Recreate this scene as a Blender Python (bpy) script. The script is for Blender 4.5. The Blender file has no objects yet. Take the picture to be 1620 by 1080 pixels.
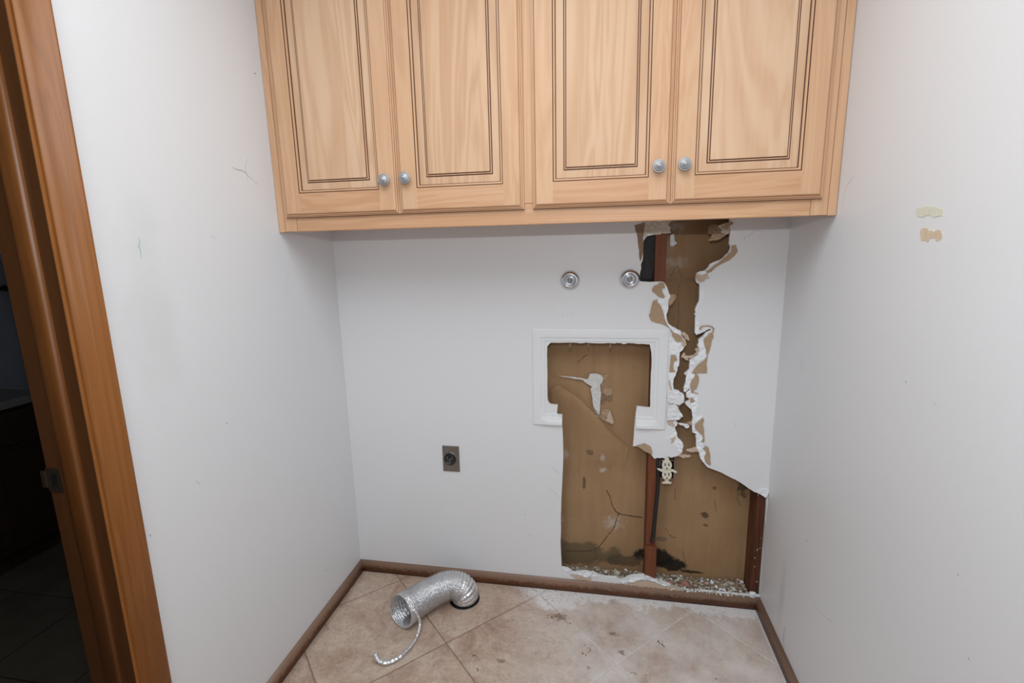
import bpy, bmesh, math, random
from mathutils import Vector, Matrix
from mathutils.geometry import delaunay_2d_cdt
from mathutils import noise as mnoise
sc = bpy.context.scene
COL = sc.collection
R = math.radians

# ---------------------------------------------------------------- camera
cam_d = bpy.data.cameras.new('camera'); cam = bpy.data.objects.new('camera', cam_d); COL.objects.link(cam)
cam_d.sensor_width = 36; cam_d.lens = 17.2019; cam_d.clip_start = 0.02
cam.location = (1.03856, -1.81982, 1.39556); cam.rotation_euler = (1.383772, 0.0219355, 0.1745935)
sc.camera = cam

# ---------------------------------------------------------------- world, lights, exposure
wd = bpy.data.worlds.new('world'); sc.world = wd; wd.use_nodes = True
wd.node_tree.nodes['Background'].inputs[0].default_value = (0.9, 0.95, 1, 1)
wd.node_tree.nodes['Background'].inputs[1].default_value = 0.0
sc.view_settings.view_transform = 'Standard'; sc.view_settings.look = 'None'
sc.view_settings.gamma = 1; sc.view_settings.use_curve_mapping = False
sc.view_settings.exposure = 0.0

def light(name, kind, loc, aim, energy, color=(1, 1, 1), **kw):
    d = bpy.data.lights.new(name, kind); d.energy = energy; d.color = color
    for k, v in kw.items(): setattr(d, k, v)
    o = bpy.data.objects.new(name, d); COL.objects.link(o); o.location = loc
    o.rotation_euler = (Vector(aim) - Vector(loc)).to_track_quat('-Z', 'Y').to_euler()
    return o
# flash bounced off the ceiling, and the camera's own flash just above the lens
light('ceiling_bounce', 'AREA', (0.86, -1.55, 2.40), (0.86, -1.55, 0), 25.0, (0.885, 0.965, 1.005), shape='RECTANGLE', size=1.3, size_y=1.6)
light('camera_flash', 'SPOT', (1.02, -1.80, 1.58), (1.02, 0, 0.98), 18.5, (0.93, 0.97, 0.99), spot_size=R(140), spot_blend=1.0, shadow_soft_size=0.012)

# ---------------------------------------------------------------- helpers
def rootloc(o):
    v = Vector((0, 0, 0))
    while o is not None: v += o.location; o = o.parent
    return v

def obj(name, bm, mats, parent=None, smooth=False):
    me = bpy.data.meshes.new(name)
    if parent is not None:
        off = rootloc(parent)
        for v in bm.verts: v.co -= off
    if smooth:
        for f in bm.faces: f.smooth = True
    bm.to_mesh(me); bm.free()
    for m in (mats if isinstance(mats, (list, tuple)) else [mats]): me.materials.append(m)
    o = bpy.data.objects.new(name, me); COL.objects.link(o)
    if parent is not None: o.parent = parent
    return o

def thing(name, label, cat, loc=(0, 0, 0), group=None):
    o = bpy.data.objects.new(name, None); COL.objects.link(o); o.location = loc; o.empty_display_size = 0.05
    o['label'] = label; o['category'] = cat
    if group: o['group'] = group
    return o

def tag(o, label, cat, group=None, kind=None):
    o['label'] = label; o['category'] = cat
    if group: o['group'] = group
    if kind: o['kind'] = kind
    return o

def struct(o, label=None, cat=None):
    o['kind'] = 'structure'
    if label: o['label'] = label
    if cat: o['category'] = cat
    return o

def recenter(o):
    """put a single-mesh thing's origin at its base centre"""
    vs = [v.co.copy() for v in o.data.vertices]
    c = Vector(((min(v.x for v in vs) + max(v.x for v in vs)) / 2, (min(v.y for v in vs) + max(v.y for v in vs)) / 2, min(v.z for v in vs)))
    for v in o.data.vertices: v.co -= c
    o.location = c
    return o

def fix(bm):
    bmesh.ops.recalc_face_normals(bm, faces=bm.faces[:]); return bm

def box(bm, a, b, bevel=0, mi=0):
    x0, y0, z0 = a; x1, y1, z1 = b
    t = bmesh.new()
    vs = [t.verts.new(p) for p in ((x0,y0,z0),(x1,y0,z0),(x1,y1,z0),(x0,y1,z0),(x0,y0,z1),(x1,y0,z1),(x1,y1,z1),(x0,y1,z1))]
    for f in ((0,3,2,1),(4,5,6,7),(0,1,5,4),(1,2,6,5),(2,3,7,6),(3,0,4,7)): t.faces.new([vs[i] for i in f])
    fix(t)
    if bevel: bmesh.ops.bevel(t, geom=t.edges[:], offset=bevel, segments=3, profile=0.5, affect='EDGES', clamp_overlap=True)
    merge(bm, t, mi); return bm

def merge(bm, t, mi=0):
    vm = {v: bm.verts.new(v.co) for v in t.verts}
    for f in t.faces:
        try:
            g = bm.faces.new([vm[v] for v in f.verts]); g.material_index = mi if mi else f.material_index; g.smooth = f.smooth
        except ValueError: pass
    t.free()

def lathe(bm, prof, c, axis=(0, -1, 0), n=48, mi=0):
    """prof: (radius, height along axis)"""
    ax = Vector(axis).normalized(); u = ax.orthogonal().normalized(); w = ax.cross(u); c = Vector(c)
    rings = []
    for r, h in prof:
        if r < 1e-6: rings.append([bm.verts.new(c + ax * h)])
        else: rings.append([bm.verts.new(c + ax * h + (u * math.cos(2*math.pi*i/n) + w * math.sin(2*math.pi*i/n)) * r) for i in range(n)])
    for a, b in zip(rings, rings[1:]):
        for i in range(n):
            j = (i + 1) % n
            q = [a[i % len(a)], a[j % len(a)], b[j % len(b)], b[i % len(b)]]
            q2 = []
            for v in q:
                if v not in q2: q2.append(v)
            if len(q2) > 2:
                f = bm.faces.new(q2); f.smooth = True; f.material_index = mi
    return bm

def tube(bm, pts, rad, n=12, mi=0, cap=True, flat=1.0):
    pts = [Vector(p) for p in pts]
    rs = rad if isinstance(rad, (list, tuple)) else [rad] * len(pts)
    rings = []; up = None
    for i, p in enumerate(pts):
        d = (pts[min(i + 1, len(pts) - 1)] - pts[max(i - 1, 0)]).normalized()
        if up is None: up = d.orthogonal().normalized()
        up = (up - d * up.dot(d)).normalized(); s = d.cross(up)
        rings.append([bm.verts.new(p + (up * math.cos(2*math.pi*k/n) + s * math.sin(2*math.pi*k/n) * flat) * rs[i]) for k in range(n)])
    for a, b in zip(rings, rings[1:]):
        for k in range(n):
            f = bm.faces.new((a[k], a[(k+1) % n], b[(k+1) % n], b[k])); f.smooth = True; f.material_index = mi
    if cap:
        for r, rev in ((rings[0], True), (rings[-1], False)):
            f = bm.faces.new(r[::-1] if rev else r); f.material_index = mi
    return bm

def catmull(P, per=12):
    P = [Vector(p) for p in P]; Q = [P[0]*2 - P[1]] + P + [P[-1]*2 - P[-2]]; out = []
    for i in range(1, len(Q) - 2):
        a, b, c, d = Q[i-1:i+3]
        for k in range(per):
            t = k / per
            out.append(0.5*((2*b) + (c - a)*t + (2*a - 5*b + 4*c - d)*t*t + (3*b - a - 3*c + d)*t**3))
    out.append(P[-1]); return out

def inside(p, poly):
    x, y = p; c = False; j = len(poly) - 1
    for i in range(len(poly)):
        xi, yi = poly[i]; xj, yj = poly[j]
        if (yi > y) != (yj > y) and x < (xj - xi)*(y - yi)/(yj - yi) + xi: c = not c
        j = i
    return c

def cdt(loops, extra=()):
    """triangulate loops[0] minus loops[1:]; returns points and triangles"""
    pts = []; edges = []
    for L in loops:
        n0 = len(pts); pts += [Vector(p) for p in L]
        edges += [(n0 + i, n0 + (i + 1) % len(L)) for i in range(len(L))]
    pts += [Vector(p) for p in extra]
    v, e, f, *_ = delaunay_2d_cdt(pts, edges, [], 0, 1e-6)
    tris = []
    for t in f:
        c = ((v[t[0]].x + v[t[1]].x + v[t[2]].x)/3, (v[t[0]].y + v[t[1]].y + v[t[2]].y)/3)
        if inside(c, loops[0]) and not any(inside(c, h) for h in loops[1:]): tris.append(tuple(t))
    return v, tris

def slab(bm, loops, put, front, back, extra=(), mi=0, mi_side=0, mi_back=0):
    """solid from a 2D region; front(p)/back(p) give the depth at p; put(p, d) places it in 3D"""
    v, tris = cdt(loops, extra)
    A = [bm.verts.new(put(p, front(p))) for p in v]; B = [bm.verts.new(put(p, back(p))) for p in v]
    cnt = {}
    for t in tris:
        if (v[t[1]] - v[t[0]]).cross(v[t[2]] - v[t[0]]) < 0: t = t[::-1]
        bm.faces.new([A[i] for i in t]).material_index = mi
        bm.faces.new([B[i] for i in t[::-1]]).material_index = mi_back
        for i in range(3):
            k = (t[i], t[(i+1) % 3]); cnt[k] = 1
    for (a, b) in cnt:
        if (b, a) not in cnt:
            bm.faces.new((A[b], A[a], B[a], B[b])).material_index = mi_side
    for q in [q for q in bm.verts if not q.link_faces]: bm.verts.remove(q)
    fix(bm); return bm

def XZ(p, d): return Vector((p[0], d, p[1]))       # on the back wall, d = depth y
def XY(p, d): return Vector((p[0], p[1], d))       # on the floor
def YZ(p, d): return Vector((d, p[0], p[1]))       # on a side wall

def jag(poly, amp, seed, n=1):
    rnd = random.Random(seed)
    P = [Vector(p) for p in poly]
    for k in range(n):
        Q = []
        for i in range(len(P)):
            a, b = P[i], P[(i+1) % len(P)]; d = b - a
            Q.append(a)
            if d.length > amp*1.5: Q.append((a + b)/2 + Vector((-d.y, d.x)).normalized()*rnd.uniform(-1, 1)*min(amp, d.length*0.25))
        P = Q; amp *= 0.6
    return [(p.x, p.y) for p in P]

def scatter_in(poly, step, seed):
    rnd = random.Random(seed)
    xs = [p[0] for p in poly]; ys = [p[1] for p in poly]; out = []
    y = min(ys)
    while y < max(ys):
        x = min(xs)
        while x < max(xs):
            q = (x + rnd.uniform(-.35, .35)*step, y + rnd.uniform(-.35, .35)*step)
            if inside(q, poly): out.append(q)
            x += step
        y += step
    return out

# ---------------------------------------------------------------- materials
class NT:
    def __init__(s, name):
        s.m = bpy.data.materials.new(name); s.m.use_nodes = True; s.t = s.m.node_tree; s.n = s.t.nodes
        s.b = s.n['Principled BSDF']; s.tc = s.n.new('ShaderNodeTexCoord'); s.co = s.tc.outputs['Object']
    def link(s, a, b): s.t.links.new(a, b)
    def val(s, sock, v):
        if hasattr(v, 'is_linked') or hasattr(v, 'links'): s.link(v, sock)
        else: sock.default_value = v
    def mapping(s, co=None, loc=(0,0,0), rot=(0,0,0), scale=(1,1,1)):
        m = s.n.new('ShaderNodeMapping'); s.link(co or s.co, m.inputs['Vector'])
        m.inputs['Location'].default_value = loc; m.inputs['Rotation'].default_value = rot; m.inputs['Scale'].default_value = scale
        return m.outputs[0]
    def noise(s, scale, detail=4, rough=.55, co=None, dist=0, out='Fac'):
        n = s.n.new('ShaderNodeTexNoise'); s.link(co or s.co, n.inputs['Vector'])
        n.inputs['Scale'].default_value = scale; n.inputs['Detail'].default_value = detail
        n.inputs['Roughness'].default_value = rough; n.inputs['Distortion'].default_value = dist
        return n.outputs[out]
    def ramp(s, fac, stops, interp='LINEAR'):
        r = s.n.new('ShaderNodeValToRGB'); s.link(fac, r.inputs[0]); r.color_ramp.interpolation = interp
        e = r.color_ramp.elements
        while len(e) < len(stops): e.new(0.5)
        for q, (p, c) in zip(e, stops):
            q.position = p; q.color = (c if isinstance(c, tuple) else (c, c, c)) + (1,) if not (isinstance(c, tuple) and len(c) == 4) else c
        return r.outputs[0]
    def math(s, op, a, b=0.0, clamp=False):
        m = s.n.new('ShaderNodeMath'); m.operation = op; m.use_clamp = clamp
        s.val(m.inputs[0], a); s.val(m.inputs[1], b); return m.outputs[0]
    def mix(s, fac, a, b, mode='MIX'):
        m = s.n.new('ShaderNodeMix'); m.data_type = 'RGBA'; m.blend_type = mode
        s.val(m.inputs[0], fac)
        for sock, v in ((m.inputs[6], a), (m.inputs[7], b)):
            if isinstance(v, tuple): sock.default_value = v + (1,) if len(v) == 3 else v
            else: s.link(v, sock)
        return m.outputs[2]
    def sep(s, co=None):
        x = s.n.new('ShaderNodeSeparateXYZ'); s.link(co or s.co, x.inputs[0]); return x.outputs
    def blob(s, centre, radii, edge=.35, wob=.5, wscale=12, co=None):
        """soft-edged irregular spot, 1 inside"""
        sc_ = tuple(1/r for r in radii)
        p = s.mapping(co, loc=tuple(-c*k for c, k in zip(centre, sc_)), scale=sc_)
        l = s.n.new('ShaderNodeVectorMath'); l.operation = 'LENGTH'; s.link(p, l.inputs[0])
        d = s.math('ADD', l.outputs['Value'], s.math('MULTIPLY', s.math('SUBTRACT', s.noise(wscale, 5, .65, co), .5), wob*2))
        mr = s.n.new('ShaderNodeMapRange'); mr.interpolation_type = 'SMOOTHSTEP'; s.link(d, mr.inputs[0])
        mr.inputs[1].default_value = 1 - edge; mr.inputs[2].default_value = 1 + edge*.2
        mr.inputs[3].default_value = 1; mr.inputs[4].default_value = 0
        return mr.outputs[0]
    def bump(s, h, strength=.3, dist=.002, prev=None):
        b = s.n.new('ShaderNodeBump'); s.link(h, b.inputs['Height']); b.inputs['Strength'].default_value = strength; b.inputs['Distance'].default_value = dist
        if prev: s.link(prev, b.inputs['Normal'])
        s.link(b.outputs[0], s.b.inputs['Normal']); return b.outputs[0]
    def out(s, color, rough=.5, metal=0.0, spec=None):
        if isinstance(color, tuple): s.b.inputs['Base Color'].default_value = color + (1,)
        else: s.link(color, s.b.inputs['Base Color'])
        s.val(s.b.inputs['Roughness'], rough); s.val(s.b.inputs['Metallic'], metal)
        if spec is not None: s.b.inputs['Specular IOR Level'].default_value = spec
        return s.m

def lin(r, g, b):
    f = lambda c: (c/255/12.92) if c/255 <= .04045 else ((c/255 + .055)/1.055)**2.4
    return (f(r), f(g), f(b))

def m_plain(name, c, rough=.5, metal=0.0, var=.12, scale=30, bump=0, bscale=200, spec=None):
    t = NT(name); n = t.noise(scale, 5, .6)
    col = t.mix(n, tuple(k*(1 - var) for k in c), tuple(min(1, k*(1 + var)) for k in c))
    if bump: t.bump(t.noise(bscale, 4, .6), bump, .001)
    return t.out(col, rough, metal, spec)

def m_paint(name, c, spots=()):
    t = NT(name)
    big = t.noise(1.3, 3, .5); col = t.mix(big, tuple(k*.975 for k in c), c)
    sm = t.ramp(t.noise(9, 6, .7), [(.62, 0.0), (.80, .25)])
    col = t.mix(sm, col, tuple(k*.9 for k in c))
    for cen, rad, colr, wob, sc_, stain_ in spots: col = t.mix(t.math('MULTIPLY', t.blob(cen, rad, .9, wob, sc_), stain_), col, colr)
    b = t.bump(t.noise(140, 3, .5), .12, .0012)
    return t.out(col, .42, 0, .35)

def m_wood(name, dark, mid, light_, axis='z', rough=.36, scale=1.0, spec=.5, contrast=1.0):
    t = NT(name)
    oi = t.n.new('ShaderNodeObjectInfo')
    va = t.n.new('ShaderNodeVectorMath'); va.operation = 'ADD'
    sr = t.n.new('ShaderNodeVectorMath'); sr.operation = 'SCALE'; t.link(oi.outputs['Random'], sr.inputs[3]); sr.inputs[0].default_value = (7.3, 3.1, 5.7)
    t.link(t.co, va.inputs[0]); t.link(sr.outputs[0], va.inputs[1]); co = va.outputs[0]
    st = {'z': (1, 1, .09), 'x': (.09, 1, 1), 'y': (1, .09, 1)}[axis]
    fine = {'z': (1, 1, .025), 'x': (.025, 1, 1), 'y': (1, .025, 1)}[axis]
    a = t.noise(9*scale, 3, .5, t.mapping(co, scale=st), 1.4)
    rings = t.n.new('ShaderNodeMath'); rings.operation = 'SINE'; t.link(t.math('MULTIPLY', a, 46), rings.inputs[0])
    ringm = t.math('MULTIPLY', t.math('ADD', rings.outputs[0], 1), .5)
    fib = t.noise(150*scale, 4, .6, t.mapping(co, scale=fine))
    big = t.noise(3.2*scale, 3, .5, t.mapping(co, scale=st))
    f = t.math('ADD', t.math('MULTIPLY', ringm, .16*contrast), t.math('ADD', t.math('MULTIPLY', big, .55), t.math('MULTIPLY', fib, .25)))
    col = t.ramp(f, [(.22, dark), (.50, mid), (.80, light_)])
    warm = t.noise(2.2*scale, 3, .5, t.mapping(co, scale=(1, 1, .35)))
    col = t.mix(t.ramp(warm, [(.35, 0.0), (.7, .22)]), col, tuple(k*q for k, q in zip(mid, (.96, .84, .80))))
    t.bump(fib, .08, .0006)
    return t.out(col, t.math('ADD', t.math('MULTIPLY', fib, .12), rough - .06), 0, spec)

WALL = (.785, .78, .795)
M = {}
M['wall_back'] = m_paint('painted plaster back', WALL)
M['wall_left'] = m_paint('painted plaster left', WALL, [((0, -.84, 1.28), (.12, .09, .26), (.58, .59, .59), 1.0, 7, .28), ((0, -.62, .62), (.1, .10, .05), (.66, .64, .61), .9, 14, .12)])
M['wall_right'] = m_paint('painted plaster right', WALL, [((1.665, -.20, .22), (.1, .03, .16), (.55, .50, .46), .9, 20, .4), ((1.665, -.42, .62), (.1, .2, .1), (.70, .68, .66), .9, 9, .15)])
M['white'] = m_paint('white paint', (.84, .84, .84))
M['gypsum'] = m_plain('broken gypsum', (.84, .85, .88), .9, 0, .06, 120, .6, 260)
M['gypsum_grey'] = m_plain('dusty torn gypsum', (.66, .64, .62), .95, 0, .22, 60, .7, 220)
M['gypsum_cream'] = m_plain('dusty gypsum', (.56, .50, .42), .95, 0, .25, 70, .6, 200)
M['paper'] = m_plain('torn brown paper', (.42, .29, .185), .85, 0, .14, 60, .2, 120)
M['paper_pale'] = m_plain('pale torn paper', (.56, .43, .33), .85, 0, .12, 60, .2, 120)
M['paper_dark'] = m_plain('dark torn paper', (.26, .17, .11), .85, 0, .15, 60, .2, 120)
M['crack'] = m_plain('crack in paper', (.05, .032, .02), .9)
CAB_D, CAB_M, CAB_L = lin(192, 146, 110), lin(210, 168, 132), lin(220, 183, 150)
M['maple_v'] = m_wood('maple upright grain', CAB_D, CAB_M, CAB_L, 'z', .46, spec=.35)
M['maple_h'] = m_wood('maple level grain', CAB_D, lin(203, 157, 120), lin(214, 173, 138), 'x', .46, spec=.35, contrast=1.7)
M['maple_panel'] = m_wood('maple panel', lin(192, 150, 116), lin(212, 175, 143), lin(222, 190, 160), 'z', .52, .7, spec=.16, contrast=1.45)
M['glaze'] = m_plain('dark glaze in grooves', lin(92, 56, 38), .5, 0, .3, 60)
M['glaze_soft'] = m_plain('thin glaze', lin(150, 100, 66), .45, 0, .25, 60)
M['oak'] = m_wood('stained door trim', lin(116, 68, 28), lin(152, 95, 44), lin(178, 116, 60), 'z', .40, 1.3, .42, .6)
M['oak_stop_shaded'] = m_wood('shaded stained door stop', lin(84, 48, 20), lin(114, 68, 30), lin(136, 84, 40), 'z', .34, 1.3, .5, .5)  # stop coloured darker to paint in the light falling off down it
M['oak_dark'] = m_wood('stained door jamb', lin(70, 42, 22), lin(92, 56, 28), lin(108, 68, 36), 'z', .42, 1.3, .4, .5)
M['stud'] = m_wood('stained stud', lin(84, 44, 26), lin(116, 66, 42), lin(138, 84, 56), 'z', .6, 1.5, .3, .7)
M['stud_dark'] = m_wood('dark stud', lin(52, 28, 17), lin(92, 52, 33), lin(130, 80, 56), 'z', .55, 1.5, .3, 1)
M['pewter'] = m_plain('pewter', (.40, .405, .42), .42, .55, .2, 60)
M['chrome'] = m_plain('chrome', (.66, .67, .70), .10, 1.0, .04, 20)
M['steel'] = m_plain('brushed steel', (.36, .34, .33), .36, 1.0, .2, 40, .1, 90)
M['black'] = m_plain('black plastic', (.012, .012, .013), .35)
M['black_matte'] = m_plain('black tar paper', (.022, .02, .019), .7, 0, .9, 28, .9, 45)
M['cream'] = m_plain('cream plastic', (.72, .66, .54), .4, 0, .08, 60)
M['brass'] = m_plain('aged strike plate', (.10, .075, .05), .5, .8, .3, 60)
M['pink'] = m_plain('pink crumbs', (.40, .19, .15), .95, 0, .25, 60, .6, 120)
M['frame_white'] = m_plain('white plastic frame', (.785, .785, .795), .35, 0, .03, 40)
M['crumb'] = m_plain('plaster crumb', (.50, .45, .37), .95, 0, .2, 90, .5, 200)
M['soil'] = m_plain('brown dust', (.29, .215, .145), .95, 0, .4, 60, .6, 120)
M['leafbit'] = m_plain('brown flake', (.17, .10, .05), .9, 0, .4, 60)
M['hall_tile'] = None  # room beyond the doorway: tile, vanity, wall colours darkened for its missing light
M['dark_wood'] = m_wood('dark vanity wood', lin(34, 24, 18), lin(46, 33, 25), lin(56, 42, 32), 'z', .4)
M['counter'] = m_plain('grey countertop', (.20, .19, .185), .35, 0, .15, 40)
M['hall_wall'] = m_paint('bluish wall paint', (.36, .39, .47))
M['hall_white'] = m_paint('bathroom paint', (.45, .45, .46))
M['dark_rail'] = m_plain('dark rail', (.02, .018, .017), .4)

# laundry floor tile: diagonal grid, grout pale where dusted, powder along the back wall
def tile_material():
    t = NT('diagonal stone tile'); x, y, z = t.sep()
    S = .4745*.9; r2 = math.sqrt(.5)
    u = t.math('MULTIPLY', t.math('ADD', x, y), r2); v = t.math('MULTIPLY', t.math('SUBTRACT', x, y), r2)
    u0 = (.5635 - .392)*.9*r2; v0 = (.5635 + .392)*.9*r2
    ds = []; ids = []
    for c, c0 in ((u, u0), (v, v0)):
        q = t.math('DIVIDE', t.math('SUBTRACT', c, c0 - 20*S), S); fr = t.math('FRACT', q); ids.append(t.math('FLOOR', q))
        ds.append(t.math('MULTIPLY', t.math('MINIMUM', fr, t.math('SUBTRACT', 1.0, fr)), S))
    d = t.math('MINIMUM', ds[0], ds[1])
    d = t.math('ADD', d, t.math('MULTIPLY', t.math('SUBTRACT', t.noise(60, 3), .5), .0018))
    grout = t.ramp(d, [(.0019, 1.0), (.0034, 0.0)])
    tid = t.n.new('ShaderNodeCombineXYZ'); t.link(ids[0], tid.inputs[0]); t.link(ids[1], tid.inputs[1])
    wn = t.n.new('ShaderNodeTexWhiteNoise'); t.link(tid.outputs[0], wn.inputs[0])
    off = t.n.new('ShaderNodeVectorMath'); off.operation = 'MULTIPLY_ADD'; t.link(wn.outputs[1], off.inputs[0]); off.inputs[1].default_value = (9, 9, 9); t.link(t.co, off.inputs[2])
    co = off.outputs[0]
    n1 = t.noise(5.5, 8, .62, co, .9); n2 = t.noise(26, 6, .7, co, .4); n3 = t.noise(110, 3, .6)
    base = t.ramp(n1, [(.30, lin(165, 132, 115)), (.47, lin(191, 166, 148)), (.62, lin(203, 183, 166)), (.78, lin(186, 158, 140))])
    base = t.mix(t.ramp(n2, [(.35, .55), (.55, 0.0)]), base, lin(160, 134, 118))
    base = t.mix(t.ramp(n2, [(.60, 0.0), (.76, .55)]), base, lin(226, 213, 200))
    base = t.mix(t.ramp(n3, [(.58, 0.0), (.74, .6)]), base, lin(112, 88, 74))
    n4 = t.noise(75, 5, .7, co)
    base = t.mix(t.ramp(n4, [(.30, .45), (.46, 0.0)]), base, lin(150, 120, 106))
    base = t.mix(t.ramp(n4, [(.56, 0.0), (.72, .5)]), base, lin(222, 210, 198))
    # powder
    nd = t.noise(7, 7, .65); nf = t.noise(45, 6, .75)
    right = t.ramp(x, [(.70, 0.0), (1.0, 1.0)])
    haze = t.math('MULTIPLY', t.math('MULTIPLY', t.ramp(nd, [(.34, .25), (.62, .95)]), right), .62)
    band = t.math('ADD', t.math('MULTIPLY', t.math('ADD', y, .018), 9.0), 1.0)     # 1 at the baseboard, 0 about 0.11 m out
    band = t.math('ADD', band, t.math('MULTIPLY', t.math('SUBTRACT', nf, .5), 2.0))
    band = t.math('ADD', band, t.math('MULTIPLY', t.math('SUBTRACT', nd, .5), 2.6))
    band = t.math('MULTIPLY', t.ramp(band, [(.35, 0.0), (.75, 1.0)]), t.ramp(x, [(.68, 0.0), (.80, 1.0)]))
    blob = t.blob((.88, -.075, 0), (.13, .075, 1), .5, .6, 22)
    side = t.math('MULTIPLY', t.ramp(t.math('SUBTRACT', 1.665, x), [(.020, 1.0), (.034, 0.0)]), .8)
    dust = t.math('MAXIMUM', t.math('MAXIMUM', haze, t.math('MULTIPLY', band, .92)), t.math('MAXIMUM', t.math('MULTIPLY', blob, .85), side))
    gcol = t.mix(right, lin(118, 92, 76), lin(232, 228, 224))
    col = t.mix(dust, base, lin(230, 226, 226))
    gcol = t.mix(t.ramp(nf, [(.4, .35), (.6, 0.0)]), gcol, lin(130, 108, 92))
    col = t.mix(t.math('MULTIPLY', grout, .92), col, gcol)
    grime = t.math('MULTIPLY', t.ramp(t.math('ADD', x, t.math('MULTIPLY', t.math('SUBTRACT', nd, .5), .06)), [(.018, 1.0), (.045, 0.0)]), .45)
    col = t.mix(grime, col, lin(96, 76, 62))
    for cx, cy, rx, ry in ((.90, -.165, .035, .02), (1.10, -.22, .02, .012), (1.13, -.30, .014, .012), (.72, -.40, .02, .01)):
        col = t.mix(t.math('MULTIPLY', t.blob((cx, cy, 0), (rx, ry, 1), .6, 1.6, 95), .7), col, lin(116, 92, 68))
    h = t.math('SUBTRACT', t.math('MULTIPLY', n1, .35), grout)
    b = t.bump(h, .5, .0016)
    t.bump(t.noise(90, 5, .7), .18, .001, b)
    rough = t.mix(dust, (.42, .42, .42), (.85, .85, .85))
    return t.out(col, rough, 0, .45)
M['tile'] = tile_material()

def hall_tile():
    t = NT('darkened square tile'); x, y, z = t.sep(); S = .36; ds = []
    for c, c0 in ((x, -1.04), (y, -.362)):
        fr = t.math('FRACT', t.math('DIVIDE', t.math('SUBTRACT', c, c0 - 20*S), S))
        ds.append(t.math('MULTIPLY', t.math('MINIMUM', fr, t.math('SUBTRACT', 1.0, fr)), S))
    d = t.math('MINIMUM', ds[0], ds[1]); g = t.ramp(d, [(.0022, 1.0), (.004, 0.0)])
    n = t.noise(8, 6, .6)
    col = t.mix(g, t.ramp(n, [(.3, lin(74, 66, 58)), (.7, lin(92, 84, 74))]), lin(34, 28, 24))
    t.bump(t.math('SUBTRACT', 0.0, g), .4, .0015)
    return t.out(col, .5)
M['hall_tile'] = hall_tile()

def backing_material():
    t = NT('brown backing paper'); x, y, z = t.sep()
    n1 = t.noise(3.5, 5, .55); n2 = t.noise(60, 5, .65); str_ = t.noise(40, 4, .6, t.mapping(scale=(1, 1, .06)))
    P = lin(165, 132, 98)
    col = t.ramp(n1, [(.3, lin(153, 120, 87)), (.55, P), (.75, lin(173, 140, 106))])
    col = t.mix(t.ramp(str_, [(.45, 0.0), (.75, .22)]), col, lin(120, 88, 58))
    col = t.mix(t.ramp(n2, [(.58, 0.0), (.72, .25)]), col, lin(112, 84, 56))
    # damp and mould stains at the foot
    for cen, rad, w, sc_, cc, k in (
        ((1.285, .1, .115), (.085, 1, .045), .5, 14, (.012, .010, .008), .96), ((1.355, .1, .085), (.06, 1, .03), .5, 16, (.014, .011, .008), .96),
        ((1.16, .1, .085), (.085, 1, .03), .6, 14, (.05, .038, .024), .62), ((1.43, .1, .060), (.05, 1, .008), .7, 24, (.03, .022, .014), .9),
        ((.95, .1, .10), (.22, 1, .06), .6, 7, (.10, .078, .045), .7), ((1.3, .1, .2), (.03, 1, .012), .7, 20, (.12, .1, .07), .6),
        ((1.47, .1, .32), (.016, 1, .014), .8, 60, (.06, .04, .025), .8), ((1.475, .1, .275), (.011, 1, .008), .8, 60, (.08, .055, .03), .7),
        ((1.50, .1, .44), (.01, 1, .009), .8, 60, (.07, .045, .03), .6), ((1.605, .1, .46), (.018, 1, .05), 1.0, 34, (.06, .045, .025), .7),
        ((.985, .1, .43), (.007, 1, .03), .6, 40, (.10, .07, .045), .8), ((1.01, .1, .57), (.018, 1, .012), .8, 40, (.12, .085, .055), .6)):
        col = t.mix(t.math('MULTIPLY', t.blob(cen, rad, .28, w*1.5, sc_*1.6), k), col, cc)
    # white plaster dust marks
    for cen, rad, k in (((.855, .1, .335), (.026, 1, .03), .75), ((.875, .1, .25), (.022, 1, .022), .7), ((1.105, .1, .255), (.05, 1, .035), .42), ((1.06, .1, .49), (.016, 1, .014), .6),
                        ((.905, .1, .55), (.02, 1, .03), .35), ((1.06, .1, .55), (.012, 1, .02), .45), ((1.30, .1, 1.46), (.05, 1, .03), .4), ((1.31, .1, 1.33), (.06, 1, .03), .3), ((1.30, .1, 1.40), (.02, 1, .03), .3)):
        col = t.mix(t.math('MULTIPLY', t.blob(cen, rad, .9, 1.3, 48), k), col, lin(206, 200, 196))
    t.bump(t.math('ADD', t.math('MULTIPLY', n1, 3), n2), .3, .002)
    return t.out(col, .78, 0, .25)
M['backing'] = backing_material()

def foil_material():
    t = NT('crumpled foil'); n = t.noise(130, 3, .6, None, .6); n2 = t.noise(48, 3, .55)
    v = t.n.new('ShaderNodeTexVoronoi'); v.inputs['Scale'].default_value = 150; t.link(t.co, v.inputs[0])
    t.bump(t.math('ADD', v.outputs['Distance'], t.math('MULTIPLY', n, .8)), .55, .003)
    col = t.mix(n2, (.62, .62, .64), (.86, .86, .87))
    return t.out(col, .33, .88)
M['foil'] = foil_material()

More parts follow.
